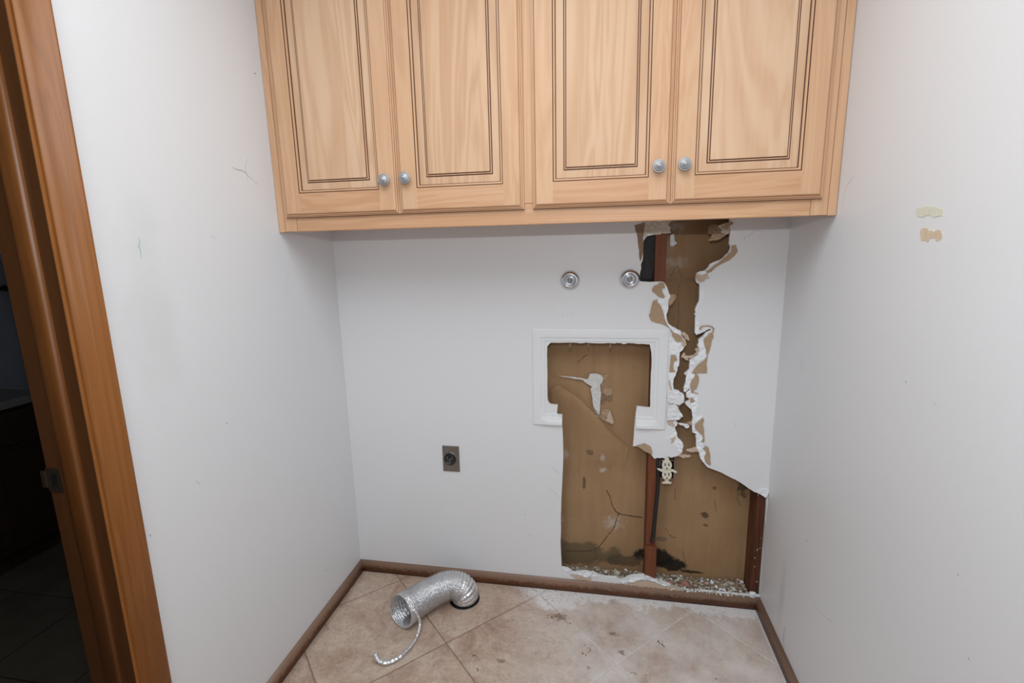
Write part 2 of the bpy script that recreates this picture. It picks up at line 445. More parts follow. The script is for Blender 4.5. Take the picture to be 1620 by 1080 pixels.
def base_material():
    t = NT('stained baseboard'); x, y, z = t.sep()
    n = t.noise(18, 5, .6, t.mapping(scale=(.2, .2, 1))); f = t.noise(90, 4, .7)
    col = t.ramp(n, [(.3, lin(74, 42, 22)), (.6, lin(100, 60, 34)), (.8, lin(118, 75, 46))])
    top = t.math('ADD', t.math('MULTIPLY', z, 30.0), t.math('MULTIPLY', t.math('SUBTRACT', f, .5), 1.2))
    k = t.math('MULTIPLY', t.ramp(top, [(.95/1.6, 0.0), (1.0, 1.0)]), .5)
    col = t.mix(k, col, lin(168, 140, 122))
    dust = t.math('MULTIPLY', t.math('MULTIPLY', t.ramp(f, [(.5, 0.0), (.72, .7)]), t.ramp(x, [(1.2, 0.0), (1.6, 1.0)])), .8)
    col = t.mix(dust, col, lin(170, 150, 136))
    sp = t.ramp(t.noise(210, 2, .5), [(.70, 0.0), (.76, .8)])
    col = t.mix(sp, col, lin(190, 176, 164))
    return t.out(col, .42, 0, .4)
M['base'] = base_material()

W = 1.665; ZC = 2.44; YF = -3.0; ZCAB = 1.4655; DCAB = .32795
# ---------------------------------------------------------------- room shell
HOLE = []
HOLE += [(1.2782,1.5821),(1.283,1.4785),(1.2712,1.4658),(1.2798,1.4584),(1.2778,1.4477),(1.2817,1.438),(1.2652,1.4373),(1.2533,1.4388),(1.2463,1.4342),(1.2297,1.4334),(1.2131,1.4314),(1.2024,1.4293),(1.1954,1.421),(1.1908,1.4138),(1.1897,1.3919),(1.1896,1.3674),(1.189,1.3452),(1.1856,1.3379),(1.1834,1.328),(1.1849,1.3155),(1.1805,1.2982),(1.1824,1.2706)]
HOLE += [(1.2155,1.2682),(1.2518,1.2693),(1.2649,1.2671),(1.2681,1.2618),(1.2767,1.2472),(1.2781,1.2368),(1.2825,1.2263),(1.2877,1.221),(1.2875,1.2137),(1.2882,1.2074),(1.2834,1.199),(1.2817,1.1906),(1.2831,1.1801),(1.2815,1.1695),(1.2793,1.1632),(1.2769,1.1568),(1.2768,1.1462),(1.2786,1.1355),(1.2814,1.127),(1.2853,1.1185),(1.2916,1.1125),(1.2979,1.1079),(1.3073,1.1019),(1.3166,1.0973),(1.3289,1.092)]
HOLE += [(1.3324,1.0768),(1.3376,1.0683),(1.3409,1.0649),(1.3476,1.0598),(1.347,1.0546),(1.3489,1.0494),(1.3508,1.0408),(1.3462,1.0356),(1.3424,1.0286),(1.3361,1.0251),(1.3299,1.018),(1.3269,1.011),(1.329,1.0058),(1.3287,0.9988),(1.3286,0.9883),(1.3278,0.9796),(1.3251,0.9725),(1.3262,0.9672)]
HOLE += [(1.3245,0.9681),(1.3215,0.961),(1.3242,0.954),(1.3237,0.9469),(1.3216,0.938),(1.3185,0.9327),(1.3179,0.9264),(1.3172,0.922),(1.3124,0.9183),(1.311,0.9129),(1.3092,0.9075),(1.309,0.9004),(1.311,0.8897),(1.3115,0.8772),(1.3159,0.8702),(1.3242,0.869),(1.3326,0.8671),(1.3396,0.8583),(1.3479,0.8568),(1.349,0.8514),(1.3517,0.8443),(1.3513,0.8353),(1.3517,0.8263),(1.3477,0.8207),(1.3429,0.8169),(1.3364,0.814),(1.3315,0.8102),(1.3231,0.8117),(1.3352,0.8021)]
HOLE += [(1.3268,0.8034),(1.3334,0.7957),(1.3411,0.7846),(1.3489,0.7712),(1.3411,0.7583),(1.3267,0.7531),(1.3313,0.743),(1.3295,0.7337),(1.3215,0.7241),(1.326,0.7151),(1.3295,0.706),(1.3284,0.6966),(1.3335,0.6853),(1.3423,0.6764),(1.3511,0.6675),(1.3558,0.656),(1.3531,0.6442),(1.3516,0.6301),(1.3468,0.618),(1.3405,0.6153),(1.3323,0.609),(1.3238,0.6073),(1.3154,0.6033),(1.3046,0.6074),(1.2984,0.6023),(1.2921,0.5984),(1.2812,0.6014),(1.2727,0.5985),(1.264,0.6004),(1.2534,0.5951),(1.2445,0.6053)]
HOLE += [(1.2424,0.6081),(1.2394,0.6126),(1.2108,0.6281),(1.1936,0.6395),(1.1822,0.6436),(1.1723,0.6415),(1.1759,0.7276),(1.179,0.7731),(1.1825,0.8009),(1.2034,0.7993),(1.2312,0.7976),(1.2313,0.8199),(1.2308,0.8643),(1.2306,0.9082)]
HOLE += [(1.2317,0.9556),(1.2311,0.991),(1.2298,1.0069),(1.2269,1.0209),(1.2243,1.0349),(1.2213,1.041),(1.2088,1.0408),(1.1971,1.0424),(1.1838,1.0417),(1.1737,1.043),(1.1636,1.0447),(1.1535,1.0449),(1.1401,1.0444),(1.1351,1.0417),(1.1232,1.0415),(1.1198,1.0459),(1.113,1.0441),(1.1028,1.0457),(1.0995,1.043),(1.0858,1.0434),(1.0653,1.0438),(1.0448,1.0424)]
HOLE += [(0.9956,1.0441),(0.9904,1.0453),(0.9782,1.0425),(0.9643,1.0427),(0.9573,1.044),(0.9082,1.0434),(0.8604,1.0429),(0.8532,1.0374),(0.8451,1.0282),(0.8443,1.0027),(0.8446,0.9752),(0.8451,0.9235)]
HOLE += [(0.8443,0.8788),(0.8442,0.8247),(0.8464,0.8105),(0.8498,0.8031),(0.8577,0.7979),(0.8838,0.7964),(0.8822,0.7762),(0.8803,0.757),(0.9019,0.7567),(0.9006,0.7184),(0.9039,0.6666)]
HOLE += [(0.9053,0.5845),(0.9017,0.4948),(0.8969,0.3973),(0.8944,0.3229),(0.8954,0.273),(0.8929,0.2096),(0.8971,0.101)]
HOLE += [(0.8968,0.0928),(0.9214,0.0905),(0.9417,0.0747),(0.9704,0.0745),(0.9991,0.0695),(1.0191,0.0722),(1.0446,0.0749),(1.0758,0.0692),(1.1039,0.0709),(1.1207,0.0711),(1.1377,0.0585),(1.1597,0.0705),(1.1815,0.085),(1.2092,0.0822),(1.2311,0.0845),(1.2528,0.09),(1.2831,0.0775),(1.3079,0.0675),(1.3297,0.062)]
HOLE += [(1.301,0.0699),(1.3216,0.0621),(1.3462,0.0528),(1.3761,0.0435),(1.4028,0.044),(1.4426,0.0453),(1.4952,0.0475),(1.5475,0.0472),(1.5992,0.047),(1.6504,0.0482),(1.6661,0.0491),(1.6645,0.0729)]
HOLE += [(1.6653,0.3016),(1.6651,0.3254),(1.6652,0.3526),(1.664,0.3829),(1.6635,0.4097),(1.6625,0.4363),(1.6623,0.4596),(1.6621,0.4705),(1.6535,0.4722),(1.6419,0.4747),(1.6287,0.4803),(1.6156,0.4844),(1.5992,0.4948),(1.5826,0.5069),(1.5647,0.5189),(1.5468,0.5293),(1.526,0.5389),(1.5051,0.5498),(1.4872,0.5576),(1.4694,0.5641),(1.4456,0.5725),(1.4363,0.5835),(1.4357,0.595)]
HOLE += [(1.4275,0.6002),(1.4188,0.6079),(1.4158,0.6171),(1.4148,0.6264),(1.4091,0.6355),(1.4066,0.6447),(1.4017,0.6607),(1.4044,0.6701),(1.4029,0.6793),(1.3994,0.6884),(1.398,0.6953),(1.4039,0.7025),(1.3955,0.7048),(1.3871,0.7075),(1.3862,0.7178),(1.384,0.7292),(1.3852,0.7407),(1.384,0.7544),(1.3863,0.7704),(1.3817,0.7816),(1.3838,0.7908),(1.379,0.7963),(1.3767,0.8018)]
HOLE += [(1.3769,0.7964),(1.37,0.8034),(1.3631,0.8104),(1.3561,0.8192),(1.3559,0.8246),(1.3624,0.8266),(1.3672,0.8304),(1.3711,0.8359),(1.3701,0.8395),(1.3651,0.8411),(1.3601,0.8428),(1.358,0.8517),(1.3585,0.8607),(1.3688,0.8699),(1.3685,0.8771),(1.359,0.8678),(1.3517,0.864),(1.3486,0.8801),(1.3514,0.8908),(1.3543,0.8998),(1.3563,0.9123),(1.3565,0.9265),(1.3481,0.9316),(1.3543,0.9388),(1.3606,0.946),(1.3652,0.9514),(1.3639,0.9636),(1.3651,0.9741)]
HOLE += [(1.3643,0.9794),(1.3716,0.9926),(1.3826,0.9997),(1.3918,1.0086),(1.3962,1.019),(1.3941,1.0293),(1.389,1.0362),(1.3902,1.0431),(1.3947,1.05),(1.3905,1.0551),(1.3942,1.062),(1.3987,1.0672),(1.405,1.0706),(1.4109,1.0792),(1.4169,1.0878),(1.4246,1.0912),(1.4323,1.0955),(1.4313,1.0997),(1.4258,1.0989),(1.4165,1.0946),(1.4104,1.0894),(1.4026,1.086),(1.3949,1.0816),(1.3885,1.0799),(1.382,1.0824),(1.377,1.0875),(1.3772,1.0994),(1.3783,1.1113),(1.3795,1.1198),(1.3807,1.1282),(1.3787,1.1367),(1.3776,1.1451)]
HOLE += [(1.3768,1.1232),(1.3778,1.1443),(1.3734,1.1527),(1.3771,1.159),(1.3747,1.1695),(1.3808,1.1862),(1.3844,1.1946),(1.3871,1.2008),(1.3865,1.2339),(1.3853,1.2607),(1.391,1.2638)]
HOLE += [(1.3949,1.2635),(1.3786,1.2612),(1.3721,1.2736),(1.3745,1.2981),(1.3907,1.304),(1.4022,1.3075),(1.4132,1.3195),(1.4174,1.3291),(1.4264,1.3338),(1.4377,1.3384),(1.4513,1.343),(1.4623,1.3524),(1.4698,1.3618),(1.4752,1.3665),(1.4792,1.3759),(1.481,1.3854),(1.4757,1.3974),(1.4762,1.4092),(1.4767,1.421),(1.4771,1.4327),(1.4772,1.4515),(1.474,1.4679),(1.4679,1.5742)]
HOLE = jag(HOLE, .0006, 4)

room = bmesh.new()
slab(room, [[(-.001, -.05), (W + .001, -.05), (W + .001, ZC), (-.001, ZC)], HOLE], XZ, lambda p: 0.0, lambda p: .0127, mi_side=1)
wall_back = struct(obj('wall_back', room, [M['wall_back'], M['gypsum']]))

bm = bmesh.new()     # left wall with the doorway cut out
slab(bm, [[(YF, 0), (-1.795, 0), (-1.795, 2.05), (-1.0235, 2.05), (-1.0235, 0), (.0, 0), (.0, ZC), (YF, ZC)]], YZ, lambda p: 0.0, lambda p: -.122)
wall_left = struct(obj('wall_left', bm, M['wall_left']))
bm = bmesh.new(); box(bm, (W, YF, -.02), (W + .1, .1144, ZC)); wall_right = struct(obj('wall_right', bm, M['wall_right']))
bm = bmesh.new(); box(bm, (-3.1, YF - .1, -.02), (W + .1, YF, ZC)); struct(obj('wall_front', bm, M['white']))
bm = bmesh.new(); box(bm, (-3.1, YF - .1, ZC), (W + .1, 1.0, ZC + .08)); struct(obj('ceiling', bm, M['white']))
# board at the back of the stud cavity
def groove(p, lines):
    d = 0
    for L, depth, wid in lines:
        best = 9
        for a, b in zip(L, L[1:]):
            a = Vector(a); b = Vector(b); t = max(0, min(1, (p - a).dot(b - a)/(b - a).length_squared))
            best = min(best, (p - a - (b - a)*t).length)
        d += depth*math.exp(-(best/wid)**2)
    return d
CREASE = [(0.8534,0.881),(0.9044,0.8376),(0.961,0.8038),(1.0062,0.758),(1.0402,0.7236),(1.0743,0.6772),(1.1197,0.6312),(1.1762,0.5857),(1.2321,0.5585)]
SAG = [(0.8359,0.8475),(0.927,0.779),(1.0068,0.6863),(1.0417,0.5786)]
def bfront(p):
    p = Vector(p); d = .1
    d -= groove(p, [(SAG, .010, .07)])
    d += groove(p, [(CREASE, .006, .012)])
    d += .0025*mnoise.noise(Vector((p.x*7, p.y*7, 1.3)))
    return d
bm = bmesh.new()
region = [(.70, -.05), (W, -.05), (W, ZC - .2), (.70, ZC - .2)]
ex = [(.70 + .0155*i + .004*((j % 2)), .0 + .0155*j) for i in range(1, 62) for j in range(1, 106) if .70 + .0155*i < W - .008]
slab(bm, [region], XZ, lambda p: bfront(p), lambda p: .114, ex)
for f in bm.faces: f.smooth = True
board = struct(obj('wall_behind', bm, M['backing']))

def patch(name, parent, poly, mat, y0, amp, step, seed, back, jagamp=.0015, curl=None, jn=1, smooth=False):
    P = jag(poly, jagamp, seed, jn)
    ex_ = scatter_in(P, step, seed + 7)
    rnd = random.Random(seed); ox = rnd.uniform(0, 40)
    def fr(p):
        q = y0 + amp*mnoise.noise(Vector((p[0]*90 + ox, p[1]*90, ox)))
        if curl: q += curl(p)
        return min(q, back(p) - .0005) if callable(back) else q
    bk = back if callable(back) else (lambda p: back)
    b_ = bmesh.new(); slab(b_, [P], XZ, fr, bk, ex_)
    if smooth:
        for f in b_.faces: f.smooth = True
    return obj(name, b_, mat, parent)
# papers lie on the wall face: thin sheets a millimetre or two proud, their edges lifting
def sheet(name, parent, poly, mat, y0=-.0012, lift=.002, step=.006, seed=1, th=.0007, jagamp=.0015, curl=None, scale=60):
    P = jag(poly, jagamp, seed, 2); ex_ = scatter_in(P, step, seed + 5)
    def fr(p):
        q = y0 - lift*abs(mnoise.noise(Vector((p[0]*scale + seed*3.1, p[1]*scale, seed))))
        if curl: q += curl(p)
        return q
    b_ = bmesh.new(); slab(b_, [P], XZ, fr, lambda p: fr(p) + th, ex_)
    return obj(name, b_, mat, parent)

# crumbled white gypsum along the crack
G = [
 [(1.2558,1.2692),(1.2671,1.2639),(1.2771,1.2472),(1.2831,1.2263),(1.2883,1.221),(1.2888,1.2074),(1.2823,1.1906),(1.2819,1.1695),(1.2771,1.1504),(1.279,1.1355),(1.2858,1.1181),(1.2983,1.1074),(1.317,1.0968),(1.3299,1.0914),(1.3316,1.076),(1.3275,1.0759),(1.3027,1.0886),(1.2921,1.1014),(1.2814,1.1142),(1.2692,1.144),(1.2676,1.161),(1.2567,1.1822),(1.2439,1.2013),(1.2477,1.2087),(1.2597,1.2139),(1.2698,1.2138),(1.2611,1.2327),(1.2577,1.2442),(1.2687,1.2452),(1.264,1.264)],
 [(1.3942,1.062),(1.4066,1.0707),(1.4157,1.0793),(1.4192,1.0725),(1.4085,1.0638),(1.4091,1.0501),(1.4155,1.0348),(1.4183,1.009),(1.4226,1.0039),(1.4198,0.9952),(1.3934,0.9756),(1.3712,0.9629),(1.3646,0.9733),(1.3652,0.989),(1.392,1.0051),(1.3958,1.0276),(1.3902,1.0431)],
 [(1.3598,0.946),(1.3733,0.9533),(1.3803,0.9411),(1.3843,0.9254),(1.3736,0.9092),(1.3695,0.8913),(1.3652,0.877),(1.3558,0.866),(1.3506,0.864),(1.3481,0.88),(1.3539,0.8998),(1.356,0.9265)],
 [(1.3584,0.8625),(1.3696,0.8699),(1.3741,0.8611),(1.3972,0.8583),(1.4009,0.8135),(1.3948,0.8025),(1.3854,0.7922),(1.3782,0.8055),(1.3741,0.8234),(1.3887,0.8275),(1.3832,0.8399),(1.3716,0.8422),(1.3595,0.8481)],
 [(1.3761,0.8154),(1.4008,0.8162),(1.4075,0.803),(1.3937,0.7911),(1.4025,0.7779),(1.415,0.7761),(1.4175,0.7671),(1.3998,0.7482),(1.3939,0.7411),(1.3925,0.725),(1.4013,0.7139),(1.4122,0.7029),(1.4253,0.6897),(1.4216,0.6802),(1.4156,0.6753),(1.4332,0.6554),(1.4231,0.6479),(1.4386,0.6301),(1.4312,0.611),(1.4361,0.5948),(1.4456,0.573),(1.4366,0.5854),(1.4188,0.6079),(1.4148,0.6264),(1.404,0.6469),(1.4013,0.67),(1.398,0.6953),(1.4029,0.7024),(1.3862,0.7086),(1.3832,0.7475),(1.3856,0.7681),(1.3809,0.7861)],
 [(1.2903,1.0713),(1.3087,1.0576),(1.322,1.0509),(1.3335,1.0475),(1.3424,1.0286),(1.3339,1.0181),(1.3292,1.0145),(1.3292,0.9726),(1.3249,0.9584),(1.3125,0.9582),(1.307,0.9739),(1.3214,0.9847),(1.3184,0.9987),(1.3059,1.0037),(1.2993,1.0036),(1.2926,1.007),(1.2881,1.0418)],
 [(1.2919,0.9356),(1.3196,0.9451),(1.3194,0.9309),(1.3118,0.913),(1.3098,0.9004),(1.3121,0.8754),(1.3176,0.8684),(1.3326,0.8662),(1.3479,0.8559),(1.3514,0.8407),(1.3509,0.8244),(1.338,0.814),(1.3315,0.8111),(1.3246,0.8163),(1.3291,0.8309),(1.3283,0.8507),(1.3131,0.8575),(1.306,0.8681),(1.2969,0.8893),(1.2945,0.9107)],
 [(1.3164,0.747),(1.3291,0.7452),(1.3314,0.7384),(1.3224,0.7265),(1.3302,0.706),(1.3346,0.6853),(1.3521,0.6675),(1.3562,0.6561),(1.3516,0.623),(1.3399,0.6318),(1.333,0.6432),(1.3199,0.6542),(1.3089,0.6654),(1.3103,0.6841),(1.2958,0.6741),(1.3038,0.6885),(1.3202,0.7032),(1.3074,0.705),(1.3218,0.7149),(1.3169,0.7332)],
 [(1.3857,1.2504),(1.3954,1.2545),(1.3962,1.2359),(1.4064,1.2297),(1.409,1.2152),(1.4034,1.209),(1.3879,1.2049),(1.3861,1.2008),(1.3865,1.2339)],
 [(1.3747,1.1695),(1.3808,1.1862),(1.3882,1.1987),(1.4019,1.2007),(1.3832,1.1779),(1.3782,1.1569),(1.3836,1.1253),(1.3961,1.1148),(1.3907,1.102),(1.3932,1.0914),(1.3839,1.0764),(1.3775,1.0849),(1.3768,1.1232),(1.3778,1.1443)],
 [(1.4765,1.3641),(1.4821,1.3854),(1.4847,1.3806),(1.4829,1.3711),(1.4732,1.3617),(1.4698,1.3618)],
 [(1.4174,1.3279),(1.4389,1.3384),(1.4425,1.3359),(1.4269,1.3241),(1.4203,1.3169)],
]
for i, g in enumerate(G):
    patch('broken_plaster', wall_back, g, M['gypsum'], -.0022, .0035, .0042, 20 + i, .006, .0014, None, 2)

# exposed brown paper patches on the wall face
def pxcurl(cx, cz, k, rad):
    return lambda p: -k*max(0, 1 - math.hypot(p[0] - cx, p[1] - cz)/rad)
B = [
 ([(1.1581,1.4668),(1.1926,1.4778),(1.19,1.4405),(1.1896,1.4114),(1.1884,1.3674),(1.183,1.3428),(1.1793,1.3454),(1.176,1.3799),(1.1674,1.4338)], 'paper_dark'),
 ([(1.2301,1.2539),(1.2441,1.2589),(1.2479,1.2662),(1.265,1.264),(1.2707,1.2473),(1.2577,1.2442),(1.259,1.2348),(1.2697,1.2159),(1.2659,1.2096),(1.2578,1.2118),(1.2496,1.2139),(1.2288,1.2308),(1.2244,1.2393)], 'paper'),
 ([(1.2437,1.2076),(1.2297,1.2013),(1.2225,1.1695),(1.2159,1.1482),(1.2258,1.1268),(1.2465,1.1205),(1.2692,1.1141),(1.2796,1.1088),(1.29,1.1014),(1.2988,1.0843),(1.3069,1.0843),(1.2814,1.1142),(1.2694,1.1376),(1.2679,1.1526),(1.2588,1.1801),(1.2441,1.195)], 'paper'),
 ([(1.2978,1.0886),(1.3143,1.0818),(1.3326,1.0717),(1.3345,1.0631),(1.3333,1.0527),(1.322,1.0509),(1.3121,1.0559),(1.2983,1.0748)], 'paper'),
 ([(1.2993,1.0036),(1.3141,1.0021),(1.3214,0.9847),(1.3087,0.9739),(1.3075,0.9616),(1.313,0.9458),(1.3166,0.9388),(1.2951,0.9383),(1.297,0.9772)], 'paper'),
 ([(1.4207,1.0742),(1.4251,1.0827),(1.4358,1.0896),(1.4414,1.0727),(1.4403,1.0642),(1.4357,1.0607),(1.435,1.0436),(1.4312,1.023),(1.4257,1.0056),(1.4247,0.9935),(1.4247,0.9605),(1.4259,0.9378),(1.3757,0.9349),(1.3739,0.9401),(1.3952,0.9704),(1.4199,0.9934),(1.4226,1.0039),(1.4155,1.0348),(1.4091,1.0501),(1.4101,1.0639),(1.4176,1.0725)], 'paper'),
 ([(1.3907,1.1012),(1.3967,1.1105),(1.4188,1.1137),(1.4347,1.1108),(1.4434,1.1015),(1.4411,1.0863),(1.4375,1.0879),(1.4378,1.0998),(1.4334,1.1065),(1.419,1.1095),(1.4017,1.106),(1.3974,1.0958)], 'paper'),
 ([(1.3766,0.9516),(1.3887,0.936),(1.399,0.924),(1.3971,0.8956),(1.3929,0.8795),(1.3817,0.8739),(1.377,0.8684),(1.3734,0.8772),(1.3708,0.8985),(1.3752,0.911),(1.3844,0.9236),(1.3838,0.9377)], 'paper'),
 ([(1.3735,0.8736),(1.3834,0.8739),(1.3822,0.8632),(1.3986,0.8619),(1.3972,0.8579),(1.3757,0.8608)], 'paper'),
 ([(1.3717,0.8413),(1.3815,0.8417),(1.3902,0.8312),(1.3838,0.8265),(1.3723,0.8261)], 'paper'),
 ([(1.4194,0.7695),(1.4252,0.7561),(1.4206,0.7445),(1.4268,0.7219),(1.4297,0.6853),(1.4283,0.6713),(1.4177,0.6754),(1.4254,0.6874),(1.4206,0.7009),(1.4011,0.7185),(1.3935,0.7273),(1.3939,0.7411),(1.4156,0.7625)], 'paper'),
 ([(1.4265,0.6643),(1.4458,0.6514),(1.4538,0.6169),(1.4575,0.5843),(1.4492,0.5838),(1.436,0.5972),(1.4312,0.611),(1.4383,0.6347),(1.4252,0.648),(1.4332,0.6554)], 'paper'),
 ([(1.1835,0.6477),(1.2129,0.6575),(1.237,0.6464),(1.245,0.6135),(1.2394,0.6135),(1.2108,0.629),(1.1936,0.6405)], 'paper'),
 ([(1.483,1.3901),(1.4965,1.3922),(1.5046,1.3706),(1.4984,1.3589),(1.479,1.3401),(1.4544,1.3285),(1.4387,1.3191),(1.4234,1.3023),(1.4098,1.2952),(1.4047,1.3026),(1.4226,1.3169),(1.4382,1.3287),(1.4624,1.35),(1.4819,1.3687)], 'paper'),
 ([(1.2932,0.7472),(1.3056,0.7534),(1.3204,0.7529),(1.3143,0.7469),(1.3231,0.7357),(1.3213,0.7287),(1.3106,0.734),(1.2978,0.737)], 'paper_pale'),
 ([(1.3104,0.6818),(1.3228,0.6882),(1.3293,0.6851),(1.3233,0.6754),(1.3195,0.6659),(1.3133,0.6609),(1.3097,0.6724)], 'paper_pale'),
 ([(1.3196,0.8009),(1.3289,0.8024),(1.3334,0.7957),(1.3337,0.7866),(1.3252,0.792)], 'paper'),
 ([(1.2942,0.8964),(1.2953,0.9108),(1.2997,0.9037),(1.3009,0.893),(1.3059,0.8717),(1.3017,0.8715)], 'paper_pale'),
 ([(0.9301,0.0703),(0.9446,0.0676),(0.9705,0.069),(0.9991,0.063),(1.0191,0.0632),(1.0178,0.0472),(0.9992,0.0484),(0.9619,0.0476)], 'paper_pale'),
 ([(1.1602,0.0466),(1.1711,0.0574),(1.1875,0.0655),(1.2287,0.0732),(1.2505,0.0739),(1.2782,0.0627),(1.3082,0.0581),(1.3299,0.0557),(1.3355,0.0516),(1.3249,0.0457),(1.2706,0.0444),(1.2157,0.0431)], 'paper_pale'),
]
for i, (p, m) in enumerate(B):
    sheet('torn_paper', wall_back, p, M[m], -.0032 if i != 0 else -.0014, .0022, .007, 60 + i)
# curled strips, flaps and shards that stand away from the wall
sheet('paper_curl', wall_back, [(1.3283,1.0908),(1.3429,1.0875),(1.3545,1.0774),(1.3583,1.057),(1.3504,1.062),(1.3387,1.0739),(1.3303,1.0806)], M['paper_pale'], -.004, .014, .005, 90, .001)
sheet('paper_curl', wall_back, [(1.3331,0.9968),(1.3405,1.0142),(1.348,1.0092),(1.3458,1.0022),(1.3748,1.0044),(1.3872,1.015),(1.3803,1.0269),(1.3896,1.0322),(1.3948,1.0237),(1.3907,1.0098),(1.3752,0.9957),(1.3527,0.9919),(1.3642,0.9886),(1.3596,0.9833),(1.3464,0.9883),(1.3429,0.9934)], M['paper_pale'], -.003, .012, .005, 91, .001)
sheet('paper_curl', wall_back, [(1.334,1.0539),(1.3383,1.0659),(1.3448,1.0643),(1.3437,1.054),(1.3497,1.0455),(1.3476,1.0368),(1.3397,1.0333),(1.3344,1.0435)], M['paper_pale'], -.002, .012, .004, 92, .001)
sheet('paper_flap', wall_back, [(1.2856,1.2232),(1.3056,1.2241),(1.3076,1.2136),(1.2968,1.1906),(1.288,1.1832),(1.2818,1.1896)], M['paper'], .000, .010, .005, 93, .0012)
sheet('paper_flap', wall_back, [(1.367,0.6403),(1.3877,0.6472),(1.3998,0.656),(1.4055,0.6469),(1.4155,0.6323),(1.3884,0.6309),(1.3715,0.6335)], M['paper_pale'], -.001, .008, .005, 94, .0012)
sheet('paper_flap', wall_back, [(1.3466,0.6227),(1.3679,0.6192),(1.3848,0.6178),(1.3788,0.6104),(1.36,0.6046),(1.3514,0.6089),(1.3364,0.6127)], M['paper_pale'], -.001, .008, .005, 95, .0012)
sheet('plaster_flap', wall_back, [(1.3306,0.7456),(1.3536,0.7443),(1.3747,0.7371),(1.373,0.7279),(1.3649,0.7241),(1.354,0.734),(1.3414,0.7369)], M['gypsum'], -.004, .008, .005, 96, .002)
sheet('paper_flap', wall_back, [(1.3604,0.7454),(1.3829,0.7543),(1.3862,0.7362),(1.3711,0.7389)], M['paper'], .001, .006, .005, 97, .0012)
sheet('paint_flap', wall_back, [(1.2945,0.8119),(1.3171,0.8195),(1.3325,0.7996),(1.3491,0.773),(1.3341,0.7591),(1.2919,0.7542)], M['wall_back'], -.007, .007, .006, 98, .0012)
sheet('paint_flap', wall_back, [(1.291,0.8544),(1.3107,0.8604),(1.3292,0.8556),(1.3392,0.8523),(1.3478,0.8436),(1.3493,0.8275),(1.3341,0.8152),(1.3139,0.8217),(1.2922,0.8219)], M['wall_back'], -.006, .006, .006, 99, .0012)
sheet('plaster_flap', wall_back, [(1.3465,0.9315),(1.3591,0.9433),(1.3613,0.9301)], M['paper'], .001, .006, .004, 100, .0015)
sheet('paper_shard', wall_back, [(1.3698,1.2937),(1.392,1.2922),(1.4104,1.2968),(1.4075,1.2859),(1.4171,1.2797),(1.4043,1.2791),(1.3932,1.2678),(1.3791,1.2691),(1.3714,1.2839)], M['paper_pale'], -.008, .012, .005, 101, .0015)
patch('plaster_lump', wall_back, [(1.3733,1.2993),(1.3836,1.3041),(1.4034,1.3055),(1.405,1.2982),(1.3936,1.2917),(1.3771,1.2927)], M['gypsum'], -.008, .006, .004, 102, .008)
patch('plaster_lump', wall_back, [(1.1938,1.4789),(1.2211,1.4809),(1.2497,1.4748),(1.2684,1.4795),(1.2837,1.479),(1.2717,1.4658),(1.2805,1.4584),(1.2785,1.4477),(1.2822,1.438),(1.2533,1.4381),(1.2297,1.4327),(1.2081,1.4381),(1.1918,1.4198),(1.19,1.4405)], M['gypsum_cream'], -.002, .003, .005, 103, .010, .0015)
sheet('paper_flap', wall_back, [(1.4064,1.4576),(1.4247,1.4618),(1.4362,1.4602),(1.4555,1.4419),(1.4585,1.43),(1.4449,1.4268),(1.4077,1.4325)], M['paper_dark'], .004, .012, .006, 104, .001)
sheet('paper_flap', wall_back, [(1.419,1.4293),(1.458,1.4307),(1.4651,1.4262),(1.454,1.4194),(1.4362,1.4091),(1.4097,1.4074),(1.4117,1.4145)], M['paper'], .002, .012, .006, 105, .001)
patch('plaster_lump', wall_back, [(1.4349,1.4574),(1.4694,1.4681),(1.4785,1.4479),(1.4748,1.4328),(1.4627,1.4272),(1.4451,1.4371),(1.4516,1.4428)], M['gypsum_cream'], -.001, .006, .005, 106, .010, .0015)
sheet('paper_flap', wall_back, [(1.4512,1.4533),(1.4645,1.4587),(1.4717,1.4713),(1.4843,1.4663),(1.4824,1.4605),(1.4735,1.4585),(1.4676,1.4446),(1.454,1.445)], M['paper'], -.006, .006, .005, 107, .001)
# curl at the top right corner of the lower hole
bm = bmesh.new()
patch('plaster_lump', wall_back, [(1.6273,0.484),(1.6366,0.4945),(1.6503,0.5011),(1.6646,0.4988),(1.6639,0.4882),(1.6606,0.4748),(1.6526,0.4676),(1.6406,0.4767)], M['gypsum'], -.009, .005, .004, 108, .004)
bm.free()
# torn white paper ridge along the strip of wall left above the baseboard
patch('plaster_ridge', wall_back, [(0.8968,0.0944),(0.9128,0.0922),(0.9215,0.0931),(0.9431,0.0772),(0.9431,0.0716),(0.9359,0.0725),(0.9186,0.0837),(0.8968,0.0879)], M['gypsum'], -.003, .004, .004, 110, .012)
patch('plaster_ridge', wall_back, [(0.9417,0.0731),(0.9704,0.081),(0.9847,0.0857),(1.019,0.0828),(1.0246,0.0867),(1.0446,0.0768),(1.0446,0.0694),(1.0191,0.07),(0.9991,0.063),(0.9705,0.0713)], M['gypsum'], -.004, .006, .005, 111, .012)
patch('plaster_ridge', wall_back, [(1.1348,0.0598),(1.1542,0.0699),(1.1733,0.0831),(1.2007,0.0902),(1.2363,0.0952),(1.2528,0.09),(1.2831,0.0775),(1.3297,0.063),(1.3299,0.0573),(1.3081,0.0596),(1.278,0.069),(1.2504,0.0787),(1.2148,0.0771),(1.1848,0.0636),(1.1461,0.053)], M['gypsum'], -.005, .006, .005, 112, .012)
patch('plaster_ridge', wall_back, [(1.2804,0.0794),(1.3215,0.0633),(1.3461,0.0544),(1.3774,0.0462),(1.3709,0.0398),(1.3438,0.0456),(1.3163,0.0574),(1.2805,0.0734)], M['gypsum_cream'], -.005, .005, .005, 113, .012)

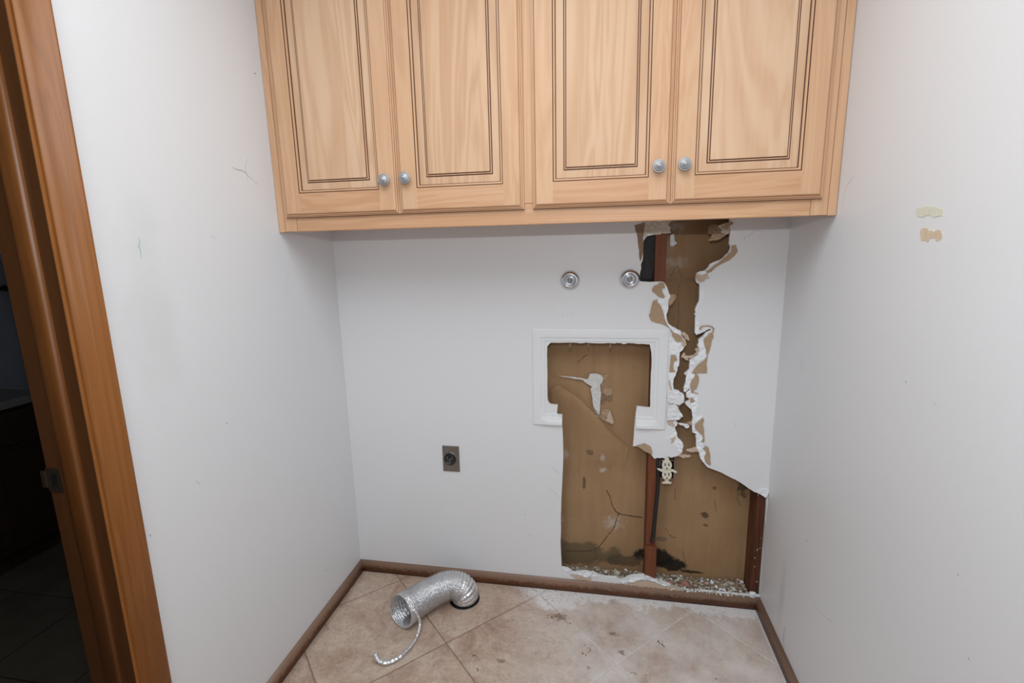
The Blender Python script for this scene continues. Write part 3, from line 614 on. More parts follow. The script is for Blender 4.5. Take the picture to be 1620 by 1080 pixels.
# ---- details on the backing board
for i, L in enumerate([
    [(1.0781,0.4017),(1.0923,0.3711),(1.1021,0.3337),(1.1255,0.3036),(1.1714,0.2945),(1.2259,0.29)], [(1.1279,0.2974),(1.117,0.2645),(1.1095,0.2315),(1.081,0.1899),(1.0406,0.1309),(0.9873,0.1125),(0.9092,0.1077)],
    [(1.3192,0.2494),(1.337,0.2191),(1.3597,0.2083)], [(1.351,0.4329),(1.3509,0.3774)], [(1.5038,0.3887),(1.512,0.3341)],
    [(1.5895,0.4551),(1.5872,0.4069),(1.5998,0.3715)], [(0.955,0.9442),(0.9936,0.977)],
    [(1.2993,1.2824),(1.3194,1.3158),(1.3271,1.3118),(1.3386,1.2754)], [(1.3337,1.0812),(1.3354,1.144),(1.3326,1.1883),(1.3297,1.2367),(1.3373,1.2563)],
    [(1.0348,0.1197),(1.0411,0.0869),(1.0234,0.0718)], [(1.3896,0.1534),(1.4028,0.103)]]):
    b_ = bmesh.new(); pts = catmull([(x, bfront((x, z)) - .0002, z) for x, z in L], 6); rnd = random.Random(i)
    pts = [p + Vector((rnd.uniform(-1, 1)*.0012, 0, rnd.uniform(-1, 1)*.0012)) for p in pts]
    wd_ = .0022 if i < 2 else .0012
    tube(b_, pts, [wd_*rnd.uniform(.4, 1.2) for _ in pts], 6, flat=.5); obj('crack', b_, M['crack'], board)
# paper seam: two fine pale lines
for zz in (952, 985):
    a, b = [(1.2882,1.2729),(1.3884,1.2718)]
    b_ = bmesh.new(); dz = -(zz - 952)/9*.0024
    tube(b_, [(a[0], .0975, a[1] + dz), ((a[0] + b[0])/2, .0975, (a[1] + b[1])/2 + dz), (b[0], .0975, b[1] + dz)], .0011, 6); obj('paper_seam', b_, M['paper'], board)
# torn opening in the paper with white plaster showing, and the loose paper hanging beside it
def bpatch(name, poly, mat, dy, amp, step, seed, jagamp=.0012, curl=None):
    P = jag(poly, jagamp, seed, 2); ex_ = scatter_in(P, step, seed)
    def fr(p): return bfront(p) - dy - amp*abs(mnoise.noise(Vector((p[0]*70 + seed, p[1]*70, seed)))) + (curl(p) if curl else 0)
    b_ = bmesh.new(); slab(b_, [P], XZ, fr, lambda p: fr(p) + .0012, ex_); return obj(name, b_, mat, board)
bpatch('bare_plaster', [(0.8733,0.8938),(0.9341,0.8887),(0.9736,0.8836),(0.9967,0.8806),(1.0013,0.8891),(1.0058,0.9012),(1.0287,0.9042),(1.0493,0.8975),(1.0575,0.8833),(1.0542,0.8688),(1.0452,0.859),(1.0477,0.8349),(1.0501,0.8277),(1.0482,0.7961),(1.0461,0.7765),(1.0464,0.747),(1.0431,0.7321),(1.0349,0.7392),(1.0231,0.7609),(1.0184,0.7755),(1.0134,0.8144),(1.0074,0.841),(1.0131,0.8508),(0.9992,0.8589),(0.9876,0.8659),(0.9736,0.8776),(0.9388,0.8815),(0.9014,0.8879)], M['gypsum_grey'], .012, .003, .005, 201)
bpatch('torn_paper', [(1.0539,0.8952),(1.0743,0.9004),(1.0767,0.8886),(1.0633,0.8739),(1.0545,0.8448),(1.0452,0.8566),(1.0587,0.8714)], M['paper'], .002, .008, .004, 203)
bpatch('torn_paper', [(1.0557,0.8412),(1.0933,0.8447),(1.0926,0.8169),(1.0733,0.809),(1.0594,0.8207)], M['paper'], .003, .010, .005, 204)
bpatch('torn_paper', [(1.0525,0.8181),(1.0663,0.8161),(1.0735,0.7969),(1.0824,0.8118),(1.0927,0.8121),(1.0896,0.7902),(1.0782,0.7849),(1.0712,0.7968),(1.0623,0.7746),(1.0495,0.779)], M['paper_dark'], .002, .008, .004, 205)
bpatch('torn_paper', [(1.0455,0.7297),(1.0544,0.7572),(1.0844,0.7546),(1.0722,0.7234),(1.0655,0.7058),(1.0467,0.7199)], M['paper'], .004, .010, .005, 206)
bpatch('torn_paper', [(1.0842,0.7575),(1.1023,0.7018),(1.0944,0.6953),(1.0677,0.709),(1.0743,0.7277)], M['paper_pale'], .010, .006, .005, 207)
bpatch('torn_paper', [(1.0126,0.7655),(1.023,0.7695),(1.0208,0.7584),(1.042,0.7296),(1.0468,0.7174),(1.0235,0.7239),(1.0188,0.7262),(1.0304,0.7292),(1.0162,0.7533)], M['paper'], .003, .008, .004, 208)
LP = [(0.8473,0.8359),(0.876,0.8545),(0.91,0.8354),(0.9632,0.8016),(1.0062,0.7556),(1.0402,0.7212),(1.0766,0.6749),(1.122,0.6289),(1.1649,0.5948),(1.155,0.5359),(1.1228,0.46),(1.0087,0.4275),(0.9095,0.4209),(0.8956,0.5211),(0.881,0.693),(0.8527,0.7765)]
def loose(p):
    q = Vector((p[0], p[1])); best = 9
    for a, b in zip(CREASE, CREASE[1:]):
        a = Vector(a); b = Vector(b); t_ = max(0, min(1, (q - a).dot(b - a)/(b - a).length_squared)); best = min(best, (q - a - (b - a)*t_).length)
    side = min(1, max(0, (LP[8][0] + .04 - p[0])/.12)) * min(1, max(0, (p[0] - .80)/.05)) * min(1, max(0, (p[1] - .42)/.12))
    return -.014*math.exp(-best/.06)*side
bpatch('loose_paper', LP, M['backing'], .0004, .0006, .012, 210, .0016, loose)
bpatch('plaster_glob', [(1.2915,1.4339),(1.3062,1.436),(1.3102,1.4094),(1.3186,1.4016),(1.3102,1.3968),(1.3054,1.3918),(1.2942,1.3933)], M['gypsum'], .006, .006, .004, 209)
# teeth of plaster key hanging at the top of the access opening
teeth = [(0.9307,1.0417),(0.9299,1.0107),(1,1.0425),(0.9979,1.0153)]
teeth += [(1.0803,1.0416),(1.0807,1.0129)]
for i in range(0, 6, 2):
    (x0, z0), (x1, z1) = teeth[i], teeth[i+1]
    b_ = bmesh.new(); tube(b_, [(x0, .016, z0 + .004), (x0, .018, (z0 + z1)/2), (x1, .018, z1)], [.0062, .0058, .0014], 8); obj('plaster_key', b_, M['paper_dark'], wall_back, True)

# ---- marks on the walls
def mark(parent, poly, mat, put, d, seed, ja=.002, th=.0006):
    b_ = bmesh.new(); slab(b_, [jag(poly, ja, seed, 2)], put, lambda p: d, lambda p: d + th)
    return obj('scuff_mark', b_, mat, parent)
def stroke(parent, pts, r, mat, put, d):
    b_ = bmesh.new(); rnd = random.Random(len(pts))
    P = catmull([put(p, d) for p in pts], 6)
    tube(b_, P, [max(.0004, r*(1 - abs(2*i/(len(P)-1) - 1)*.8)) for i in range(len(P))], 6); return obj('scuff_mark', b_, mat, parent)
M['mark_grey'] = m_plain('grey scuff', (.30, .30, .31), .8); M['mark_green'] = m_plain('green crayon', (.30, .50, .43), .8)
M['mark_pale'] = m_plain('grey pencil', (.50, .50, .51), .8)
M['glue_tan'] = m_plain('tan glue patch', (.66, .52, .38), .8, 0, .2, 90); M['glue_cream'] = m_plain('cream glue patch', (.70, .67, .55), .8, 0, .12, 90)
for L, r, m in (([(-0.8426,1.4391),(-0.8409,1.4307),(-0.8456,1.4221),(-0.8431,1.4093),(-0.8444,1.3936)], .0011, 'mark_green'), ([(-0.5125,1.6431),(-0.493,1.6391),(-0.4697,1.6389),(-0.4545,1.6339)], .0010, 'mark_grey'), ([(-0.4697,1.6389),(-0.4401,1.6232),(-0.4092,1.6067)], .0005, 'mark_pale'),
                ([(-0.4412,1.6791),(-0.4568,1.6515),(-0.4513,1.6217)], .0006, 'mark_pale'), ([(-0.3274,1.2839),(-0.3266,1.2689),(-0.3325,1.2546)], .0009, 'mark_pale'), ([(-0.3081,1.3356),(-0.324,1.2836)], .0005, 'mark_pale'), ([(-0.3712,1.9364),(-0.3599,1.9364)], .0014, 'mark_grey'),
                ([(-0.9543,1.7423),(-0.9527,1.7382)], .0012, 'mark_grey'), ([(-0.6606,0.9296),(-0.6593,0.9234)], .0012, 'mark_grey'), ([(-0.9365,0.7525),(-0.9358,0.7471)], .0013, 'mark_grey'), ([(-0.7888,0.8156),(-0.779,0.7999)], .0006, 'mark_pale'), ([(-0.2683,0.1861),(-0.2614,0.173)], .001, 'mark_grey'), ([(-0.6247,1.448),(-0.6124,1.4415)], .0006, 'mark_pale')):
    stroke(wall_left, L, r, M[m], YZ, .0002)
for poly, m, s in (([(-0.6785,1.4581),(-0.7251,1.457),(-0.7581,1.4522),(-0.7593,1.4385),(-0.7349,1.4365),(-0.7189,1.4421),(-0.6839,1.4418)], 'glue_cream', 3), ([(-0.6995,1.4153),(-0.7127,1.4173),(-0.7254,1.4109),(-0.7437,1.4115),(-0.7596,1.4122),(-0.763,1.396),(-0.7515,1.3915),(-0.7357,1.3976),(-0.7259,1.3905),(-0.7061,1.3932)], 'glue_tan', 4)):
    mark(wall_right, poly, M[m], YZ, W - .0007, s, .004)
for L, r, m in (([(-0.8066,1.0942),(-0.8126,1.0911)], .0014, 'mark_pale'), ([(-0.7125,1.1079),(-0.7174,1.1052)], .001, 'mark_grey'), ([(-0.1901,1.0524),(-0.1918,1.0223),(-0.2075,0.9957)], .0008, 'mark_pale'), ([(-0.3427,0.5133),(-0.3493,0.5048)], .0012, 'mark_grey'),
                ([(-0.9786,0.694),(-0.9805,0.692)], .0012, 'mark_grey'), ([(-0.927,0.8171),(-0.9304,0.8158)], .001, 'mark_grey'), ([(-0.3745,0.3692),(-0.4634,0.3657),(-0.5435,0.3926)], .0005, 'mark_pale'), ([(-0.2501,0.1315),(-0.2486,0.0862),(-0.2626,0.0498)], .0011, 'mark_grey'),
                ([(-0.2142,0.187),(-0.2478,0.1417)], .0006, 'mark_pale'), ([(-0.4018,1.5542),(-0.3683,1.5272),(-0.3649,1.4798)], .0004, 'mark_pale'), ([(-0.3604,0.1238),(-0.3667,0.1182)], .001, 'mark_grey')):
    stroke(wall_right, L, r, M[m], YZ, W - .0002)
for L, r, m in (([(0.8597,0.5396),(0.8772,0.5218),(0.8923,0.5092)], .0012, 'mark_pale'), ([(0.8413,0.4514),(0.8767,0.4237),(0.8919,0.4055)], .0009, 'mark_pale'), ([(0.766,0.2349),(0.7685,0.2265)], .0012, 'mark_grey'), ([(0.9041,1.156),(0.904,1.1441)], .0006, 'mark_pale'), ([(0.9205,1.1584),(0.9205,1.1442)], .0006, 'mark_pale'), ([(0.9369,1.1584),(0.9369,1.1442)], .0006, 'mark_pale'),
                ([(1.5224,1.4217),(1.5254,1.4068)], .0009, 'mark_pale'), ([(1.5328,1.4172),(1.5596,1.4375),(1.5778,1.4349)], .0006, 'mark_pale'), ([(0.7465,0.3274),(0.749,0.3191)], .001, 'mark_grey'), ([(1.5335,0.7532),(1.5348,0.7313)], .0006, 'mark_pale')):
    stroke(wall_back, L, r, M[m], XZ, -.0002)

# ---------------------------------------------------------------- floor with the round vent opening
VC = [(0.5119,-0.1222,0)][0]
circ = [(VC[0] + .058*math.cos(a*math.pi/18), VC[1] + .058*math.sin(a*math.pi/18)) for a in range(36)]
bm = bmesh.new(); slab(bm, [[(-.06, YF), (W, YF), (W, .0), (-.06, .0)], circ], XY, lambda p: 0.0, lambda p: -.02)
floor = struct(obj('floor', bm, M['tile']))
bm = bmesh.new(); lathe(bm, [(.060, -.004), (.060, .12), (0, .121)], (VC[0], VC[1], -.004), (0, 0, -1), 36)
obj('vent_sleeve', bm, M['black_matte'], floor)
bm = bmesh.new(); lathe(bm, [(.0575, .0004), (.0585, .0016), (.0605, .0016), (.0615, .0004)], (VC[0], VC[1], 0), (0, 0, 1), 36)
obj('vent_collar', bm, M['black_matte'], floor)
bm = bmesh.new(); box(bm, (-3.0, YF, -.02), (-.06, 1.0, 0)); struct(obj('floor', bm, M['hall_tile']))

# baseboards: small stained moulding with an eased top
def moulding(bm, path, prof):
    """path: list of (corner point xy, inward miter dir xy); prof: (inset, z)"""
    rows = [[bm.verts.new((p[0] + d[0]*i, p[1] + d[1]*i, z)) for i, z in prof] for p, d in path]
    for a, b in zip(rows, rows[1:]):
        for k in range(len(prof) - 1):
            f = bm.faces.new((a[k], a[k+1], b[k+1], b[k])); f.smooth = True
    for r in (rows[0], rows[-1]): bm.faces.new(r)
    fix(bm); return bm
BP = [(0, .001), (.0175, .001), (.0181, .014), (.0176, .026), (.0155, .036), (.012, .042), (.007, .0455), (0, .046)]
bm = moulding(bmesh.new(), [((0, 0), (1, -1)), ((W, 0), (-1, -1))], BP); struct(obj('baseboard_back', bm, M['base']))
bm = moulding(bmesh.new(), [((0, 0), (1, -1)), ((0, -.9586), (1, 0))], BP); struct(obj('baseboard_left', bm, M['base']))
bm = moulding(bmesh.new(), [((W, 0), (-1, -1)), ((W, YF), (-1, 0))], BP); struct(obj('baseboard_right', bm, M['base']))

# ---------------------------------------------------------------- doorway in the left wall
CAS = [(-.9586, 0), (-.9586, .0135), (-.9605, .0165), (-.966, .0178), (-.990, .0180), (-.996, .0172), (-1.003, .0145), (-1.0085, .0105), (-1.0125, .0085), (-1.019, .0080), (-1.0220, .0070), (-1.0225, 0)]
bm = bmesh.new()
lo = [bm.verts.new((x + .0003, y, .0)) for y, x in CAS]; hi = [bm.verts.new((x + .0003, y, 2.115 + (y + .9586))) for y, x in CAS]
for i in range(len(CAS) - 1):
    f = bm.faces.new((lo[i], lo[i+1], hi[i+1], hi[i])); f.smooth = 2 <= i <= 9
bm.faces.new(lo); bm.faces.new(hi[::-1]); fix(bm)
struct(obj('trim_1', bm, M['oak']))
bm = bmesh.new(); box(bm, (.0003, -1.795 - .064, 2.052), (.018, -1.0232, 2.115), .003); struct(obj('trim_2', bm, M['oak']))
bm = bmesh.new(); box(bm, (.0003, -1.86, 0), (.018, -1.797, 2.05), .003); struct(obj('trim_3', bm, M['oak']))
door = bpy.data.objects.new('door_1', None); COL.objects.link(door); door.location = (-.06, -1.0301, 0); struct(door)
bm = bmesh.new(); box(bm, (-.1245, -1.0301, .0), (.0012, -1.02265, 2.043), .0008); obj('door_jamb', bm, M['oak_dark'], door)
bm = bmesh.new(); box(bm, (.0013, -1.0298, .0), (.0030, -1.02265, 2.043), .0005); obj('jamb_edge', bm, M['oak'], door)  # same wood as the jamb, coloured lighter to paint in its lit edge
bm = bmesh.new(); box(bm, (-.1245, -1.7945, .0), (.0012, -1.7880, 2.043), .0008); obj('door_jamb', bm, M['oak_dark'], door)
bm = bmesh.new(); box(bm, (-.1245, -1.7880, 2.043), (.0012, -1.0301, 2.0495), .0008); obj('head_jamb', bm, M['oak_dark'], door)
ST = [(-.0300, -1.0301), (-.0300, -1.0345), (-.0310, -1.0375), (-.0330, -1.0397), (-.0365, -1.0410), (-.046, -1.0414), (-.060, -1.0412), (-.068, -1.0402), (-.073, -1.0375), (-.0745, -1.034), (-.0745, -1.0301)]
bm = bmesh.new()
lo = [bm.verts.new((x, y, .001)) for x, y in ST]; hi = [bm.verts.new((x, y, 2.042)) for x, y in ST]
for i in range(len(ST) - 1):
    f = bm.faces.new((lo[i], lo[i+1], hi[i+1], hi[i])); f.smooth = True
bm.faces.new(lo); bm.faces.new(hi[::-1]); fix(bm); obj('door_stop', bm, M['oak_stop_shaded'], door)
bm = bmesh.new()      # strike plate with its lip beyond the jamb edge
box(bm, (-.126, -1.0316, .902), (-.091, -1.0300, .957)); box(bm, (-.139, -1.0335, .912), (-.126, -1.0312, .950), .0008)
sp = obj('strike_plate', bm, M['brass'], door); sp['label'] = 'dull metal strike plate'
bm = bmesh.new(); box(bm, (-.114, -1.0319, .915), (-.100, -1.03165, .944)); obj('strike_hole', bm, M['black'], sp)

# room beyond the doorway
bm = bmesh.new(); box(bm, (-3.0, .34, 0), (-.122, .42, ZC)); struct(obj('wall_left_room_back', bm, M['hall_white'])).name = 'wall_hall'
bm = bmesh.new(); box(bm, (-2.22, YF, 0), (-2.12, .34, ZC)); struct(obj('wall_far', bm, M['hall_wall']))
V0, V1, VX = -1.60, -.03, -1.545
van = thing('vanity_cabinet', 'dark wooden vanity cabinet in the unlit room through the doorway', 'cabinet', (-1.83, -.8, 0))
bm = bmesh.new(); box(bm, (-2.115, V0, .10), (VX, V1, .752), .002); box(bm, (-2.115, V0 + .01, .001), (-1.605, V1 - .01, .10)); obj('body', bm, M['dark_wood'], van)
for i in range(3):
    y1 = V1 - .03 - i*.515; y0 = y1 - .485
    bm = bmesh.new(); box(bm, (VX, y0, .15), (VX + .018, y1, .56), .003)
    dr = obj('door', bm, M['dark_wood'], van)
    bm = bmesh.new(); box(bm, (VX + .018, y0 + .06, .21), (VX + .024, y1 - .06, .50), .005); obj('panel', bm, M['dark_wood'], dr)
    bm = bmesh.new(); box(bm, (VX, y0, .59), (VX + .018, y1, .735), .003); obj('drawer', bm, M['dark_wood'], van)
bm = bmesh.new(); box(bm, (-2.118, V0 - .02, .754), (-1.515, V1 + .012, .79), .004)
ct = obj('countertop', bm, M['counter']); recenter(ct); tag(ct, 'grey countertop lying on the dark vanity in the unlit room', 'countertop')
rl = thing('towel_bar', 'thin dark horizontal rail on the bluish wall beyond the doorway', 'towel bar', (-2.10, .0, 1.25))
bm = bmesh.new(); tube(bm, [(-2.085, -.25, 1.247), (-2.085, .05, 1.247), (-2.085, .33, 1.247)], .010, 12); obj('rail', bm, M['dark_rail'], rl)
for yy in (-.25, .31):
    bm = bmesh.new(); lathe(bm, [(0, -.001), (.016, -.001), (.016, .006), (.009, .010), (.009, .03), (0, .031)], (-2.12, yy, 1.247), (1, 0, 0), 20); obj('bracket', bm, M['dark_rail'], rl)

# ---------------------------------------------------------------- wall cabinet
cabn = thing('wall_cabinet', 'wide glazed maple wall cabinet with four raised-panel doors', 'cabinet', (W/2, -.16, ZCAB))
ZT = 2.36; yF = -DCAB
bm = bmesh.new()
box(bm, (.002, -.309, ZCAB + .022), (.020, -.002, ZT)); box(bm, (W - .020, -.309, ZCAB + .022), (W - .002, -.002, ZT))
box(bm, (.020, -.309, ZCAB + .030), (W - .020, -.002, ZCAB + .045)); box(bm, (.020, -.309, ZT - .02), (W - .020, -.002, ZT)); box(bm, (.826, -.309, ZCAB + .045), (.842, -.010, ZT - .02))
obj('body', bm, M['maple_v'], cabn)
for x0, x1 in ((.0225, .064), (.796, .866), (W - .064, W - .0225)):
    bm = bmesh.new(); box(bm, (x0, yF, ZCAB + (.0012 if x0 < .1 or x0 > 1.5 else .062)), (x1, -.3092, ZT), .0012); obj('stile', bm, M['maple_v'], cabn)
bm = bmesh.new(); box(bm, (.0642, yF + .0004, ZCAB), (W - .0642, -.3092, ZCAB + .062), .003); obj('bottom_rail', bm, M['maple_h'], cabn)
bm = bmesh.new(); box(bm, (.0642, yF + .0004, ZT - .05), (W - .0642, -.3092, ZT), .002); obj('top_rail', bm, M['maple_h'], cabn)
for x0, x1 in ((.001, .0222), (W - .0222, W - .001)):
    bm = bmesh.new(); box(bm, (x0, yF - .0035, ZCAB - .0008), (x1, -.3100, ZT), .002); obj('scribe_strip', bm, M['maple_v'], cabn)

def rect(x0, z0, x1, z1, o): return ((x0 + o, z0 + o), (x1 - o, z0 + o), (x1 - o, z1 - o), (x0 + o, z1 - o))
def loops_mesh(bm, x0, z0, x1, z1, prof, mats, cap=False):
    """concentric mitred rings: prof = (inset, depth in front of the face frame)"""
    rings = [[bm.verts.new((x, yF - d, z)) for x, z in rect(x0, z0, x1, z1, o)] for o, d in prof]
    for (a, b), mi in zip(zip(rings, rings[1:]), mats):
        for k in range(4):
            m_ = mi if not isinstance(mi, tuple) else mi[k % 2]
            bm.faces.new((a[k], a[(k+1) % 4], b[(k+1) % 4], b[k])).material_index = m_
    if cap: bm.faces.new(rings[-1]).material_index = cap - 1
    return rings
def cabinet_door(x0, x1, knob_x, knob_z, zb=1.5095, zt=2.325):
    S = .0605; DB = .013
    bm = bmesh.new()
    # outer edge profile; material 0 upright grain, 1 level grain, 2 glaze, 3 soft glaze
    loops_mesh(bm, x0, zb, x1, zt, [(0, .0005), (0, .0070), (.0012, .0088), (.0042, .0094), (.0050, .0122), (.0086, .0140), (.0098, .0136), (.0110, .0164), (.0135, .0178)],
               [(2, 0), (2, 0), (1, 0), 3, (1, 0), 3, (1, 0), (1, 0)])
    # flat of stiles and rails
    a, d = .0135, .0178
    def quad(p, q, mi):
        (xa, za), (xb, zb_) = p, q
        vs = [bm.verts.new((x, yF - d, z)) for x, z in ((xa, za), (xb, za), (xb, zb_), (xa, zb_))]; bm.faces.new(vs).material_index = mi
    quad((x0 + a, zb + a), (x0 + S, zt - a), 0); quad((x1 - S, zb + a), (x1 - a, zt - a), 0)
    quad((x0 + S, zb + a), (x1 - S, zb + S + DB), 1); quad((x0 + S, zt - S - DB), (x1 - S, zt - a), 1)
    # sticking bead round the panel
    loops_mesh(bm, x0, zb + DB, x1, zt - DB, [(S, .0178), (S + .0008, .0160), (S + .0022, .0162), (S + .0032, .0176), (S + .0060, .0168), (S + .0078, .0138), (S + .0084, .0110), (S + .0100, .0108)],
               [2, 2, (1, 0), (1, 0), (1, 0), 2, 2])
    bmesh.ops.remove_doubles(bm, verts=bm.verts[:], dist=1e-5)
    fix(bm)
    c = sum((f.normal.y*f.calc_area() for f in bm.faces))
    if c > 0: bmesh.ops.reverse_faces(bm, faces=bm.faces[:])
    dr = obj('door', bm, [M['maple_v'], M['maple_h'], M['glaze'], M['glaze_soft']], cabn)
    bm = bmesh.new(); P = S + .0100
    loops_mesh(bm, x0, zb + DB, x1, zt - DB, [(P - .001, .004), (P, .0108), (P + .0205, .0118), (P + .0212, .0108), (P + .0228, .0108), (P + .0236, .0140), (P + .0262, .0146), (P + .0268, .0134), (P + .0282, .0134), (P + .0290, .0170), (P + .0310, .0174)],
               [2, (0, 0), 2, 2, 3, 0, 2, 2, 3, 0], cap=1)
    fix(bm)
    if sum((f.normal.y*f.calc_area() for f in bm.faces)) > 0: bmesh.ops.reverse_faces(bm, faces=bm.faces[:])
    obj('raised_panel', bm, [M['maple_panel'], M['maple_h'], M['glaze'], M['glaze_soft']], dr)
    bm = bmesh.new()
    lathe(bm, [(0, -.001), (.0085, -.001), (.0075, .004), (.0075, .009), (.0150, .0115), (.0178, .0135), (.0182, .0155), (.0176, .0175), (.0160, .0185), (.0150, .0178), (.0143, .0182), (.0138, .0205),
               (.0125, .0225), (.0112, .0232), (.0102, .0232), (.0092, .0250), (.0070, .0262), (.0050, .0268), (.0044, .0280), (.0026, .0290), (0, .0292)], (knob_x, yF - .0178, knob_z), (0, -1, 0), 40)
    fix(bm); kn = obj('knob', bm, M['pewter'], dr, True); kn['label'] = 'ringed pewter knob'
cabinet_door(.0345, .4273, .3906, 1.6098)
cabinet_door(.4280, .8165, .4574, 1.6123)
cabinet_door(.8420, 1.2314, 1.1962, 1.6102)
cabinet_door(1.2321, 1.6245, 1.2639, 1.6118)

# ---------------------------------------------------------------- studs and things inside the wall
st1 = thing('wall_stud', 'reddish wooden stud seen through both the upper and lower holes', 'stud', (1.2515, .055, .0385))
bm = bmesh.new(); box(bm, (1.2325, .0135, .0385), (1.2705, .0960, 2.2), .001); obj('post', bm, M['stud'], st1)
bm = bmesh.new(); box(bm, (1.2300, .0012, .0385), (1.2735, .0133, .222), .001); obj('block', bm, M['stud'], st1)
st2 = thing('wall_stud', 'dark scuffed wooden stud standing in the right corner of the lower hole', 'stud', (1.645, .055, .0385))
bm = bmesh.new(); box(bm, (1.632, .0135, .0385), (1.664, .0960, 2.2), .001); obj('post', bm, M['stud_dark'], st2)
bm = bmesh.new()
for i in range(11):
    rnd = random.Random(400 + i); x = rnd.uniform(1.634, 1.662); z = rnd.uniform(.06, .48)
    bmesh.ops.create_icosphere(bm, subdivisions=1, radius=rnd.uniform(.0008, .0024), matrix=Matrix.Translation((x, .0134, z)) @ Matrix.Diagonal((1, .5, rnd.uniform(.7, 2.2), 1)))
ps = obj('plaster_spatter', bm, M['crumb'], st2); ps['kind'] = 'stuff'
bm = bmesh.new(); box(bm, (.70, .0135, -.01), (W - .001, .0960, .038), .001)
sp_ = obj('sole_plate', bm, M['soil']); recenter(sp_); tag(sp_, 'wooden sole plate lying under the studs at the foot of the lower hole', 'sole plate')
bm = bmesh.new(); rnd = random.Random(5)
box(bm, (1.155, .030, 1.22), (1.2322, .036, 1.72)); bmesh.ops.subdivide_edges(bm, edges=bm.edges[:], cuts=24, use_grid_fill=True)
for v in bm.verts: v.co.y += .006*mnoise.noise(v.co*45) ; 
tp = obj('tar_paper', bm, M['black_matte']); recenter(tp); tag(tp, 'black tar paper strip beside the stud in the upper hole', 'tar paper')
bm = bmesh.new(); tube(bm, catmull([(x, y_, z) for (x, z), y_ in zip([(1.2647,0.6588),(1.2665,0.6025),(1.2685,0.543),(1.2702,0.4907),(1.266,0.3973),(1.2598,0.2883),(1.254,0.2409)], (.0245, .0215, .0075, .0060, .0060, .0060, .0060))] , 8), .0072, 14)
cb = obj('cable', bm, M['black']); recenter(cb); tag(cb, 'thick black cable running down the front of the middle stud', 'cable')

# duplex outlet hanging out of its box
OC = [(1.3015,0.5472)][0]
out = thing('electrical_outlet', 'cream double socket hanging loose in its box beside the middle stud', 'electrical outlet', (OC[0], 0, OC[1]))
bx0, bz1 = [(1.2731,0.5912)][0]; bx1, bz0 = [(1.3282,0.5153)][0]
bm = bmesh.new()
for a, b in (((bx0, bz0), (bx0 + .0022, bz1)), ((bx1 - .0022, bz0), (bx1, bz1)), ((bx0, bz0), (bx1, bz0 + .0022)), ((bx0, bz1 - .0022), (bx1, bz1))): box(bm, (a[0], .004, a[1]), (b[0], .060, b[1]))
ob = obj('outlet_box', bm, M['steel'], out)
bm = bmesh.new(); box(bm, (bx0 + .0023, .045, bz0 + .0023), (bx1 - .0023, .047, bz1 - .0023)); obj('box_back', bm, M['black'], ob)
s15 = lambda x, y: [(1.2155,0.6128),(1.2305,0.6136),(1.2159,0.5962)]
q0, q1, q2 = [(1.2155,0.6128),(1.3641,0.6209),(1.2201,0.4442)]
def o15(x, y): return (q0[0] + (q1[0] - q0[0])*x/1000 + (q2[0] - q0[0])*y/1000, q0[1] + (q1[1] - q0[1])*x/1000 + (q2[1] - q0[1])*y/1000)
def flat(name, parent, pts, y0, y1, mat, bev=.0012):
    b_ = bmesh.new(); vs = [b_.verts.new((x, y0, z)) for x, z in pts]; f = b_.faces.new(vs)
    r = bmesh.ops.extrude_face_region(b_, geom=[f]); bmesh.ops.translate(b_, verts=[e for e in r['geom'] if isinstance(e, bmesh.types.BMVert)], vec=(0, y1 - y0, 0)); fix(b_)
    if bev: bmesh.ops.bevel(b_, geom=[e for e in b_.edges if abs(e.verts[0].co.y - e.verts[1].co.y) < 1e-6 and e.verts[0].co.y < max(y0, y1) - 1e-5], offset=bev, segments=2, affect='EDGES', clamp_overlap=True)
    return obj(name, b_, mat, parent)
def ell(cx, cy, rx, ry, n=28, cut=1): return [o15(cx + rx*math.cos(2*math.pi*i/n), cy + max(-ry*cut, min(ry*cut, ry*math.sin(2*math.pi*i/n)))) for i in range(n)]
bd = flat('strap', out, [o15(*p) for p in ((300,315),(430,335),(640,330),(700,340),(800,395),(780,440),(690,400),(610,400),(440,410),(330,355))], -.0105, -.0085, M['cream'], .0004); bd['label'] = 'cream strap with bent ears'
flat('body', out, [o15(*p) for p in ((450,160),(640,160),(650,340),(640,560),(460,560),(440,340))], -.0085, .020, M['cream'], .001)
for cy in (235, 470):
    fc = flat('socket_face', out, ell(548, cy, 120, 122, 28, .9), -.0145, -.0085, M['cream'], .001)
    for dx in (-45, 45):
        flat('slot', fc, [o15(548 + dx + a, cy - 20 + b) for a, b in ((-13,-32),(13,-32),(13,32),(-13,32))], -.0149, -.0143, M['black'], 0)
    flat('ground_hole', fc, ell(548, cy + 70, 20, 17, 16), -.0149, -.0143, M['black'], 0)
flat('screw', out, ell(546, 376, 16, 14, 16), -.0122, -.0104, M['steel'], 0)
flat('strap_foot', out, [o15(*p) for p in ((510,595),(590,595),(615,645),(668,650),(655,690),(440,690),(432,650),(490,645))], -.0105, -.0085, M['cream'], .0004)
flat('strap_top', out, [o15(*p) for p in ((500,60),(600,60),(600,110),(570,140),(520,140),(490,110))], -.0105, -.0085, M['cream'], .0004)

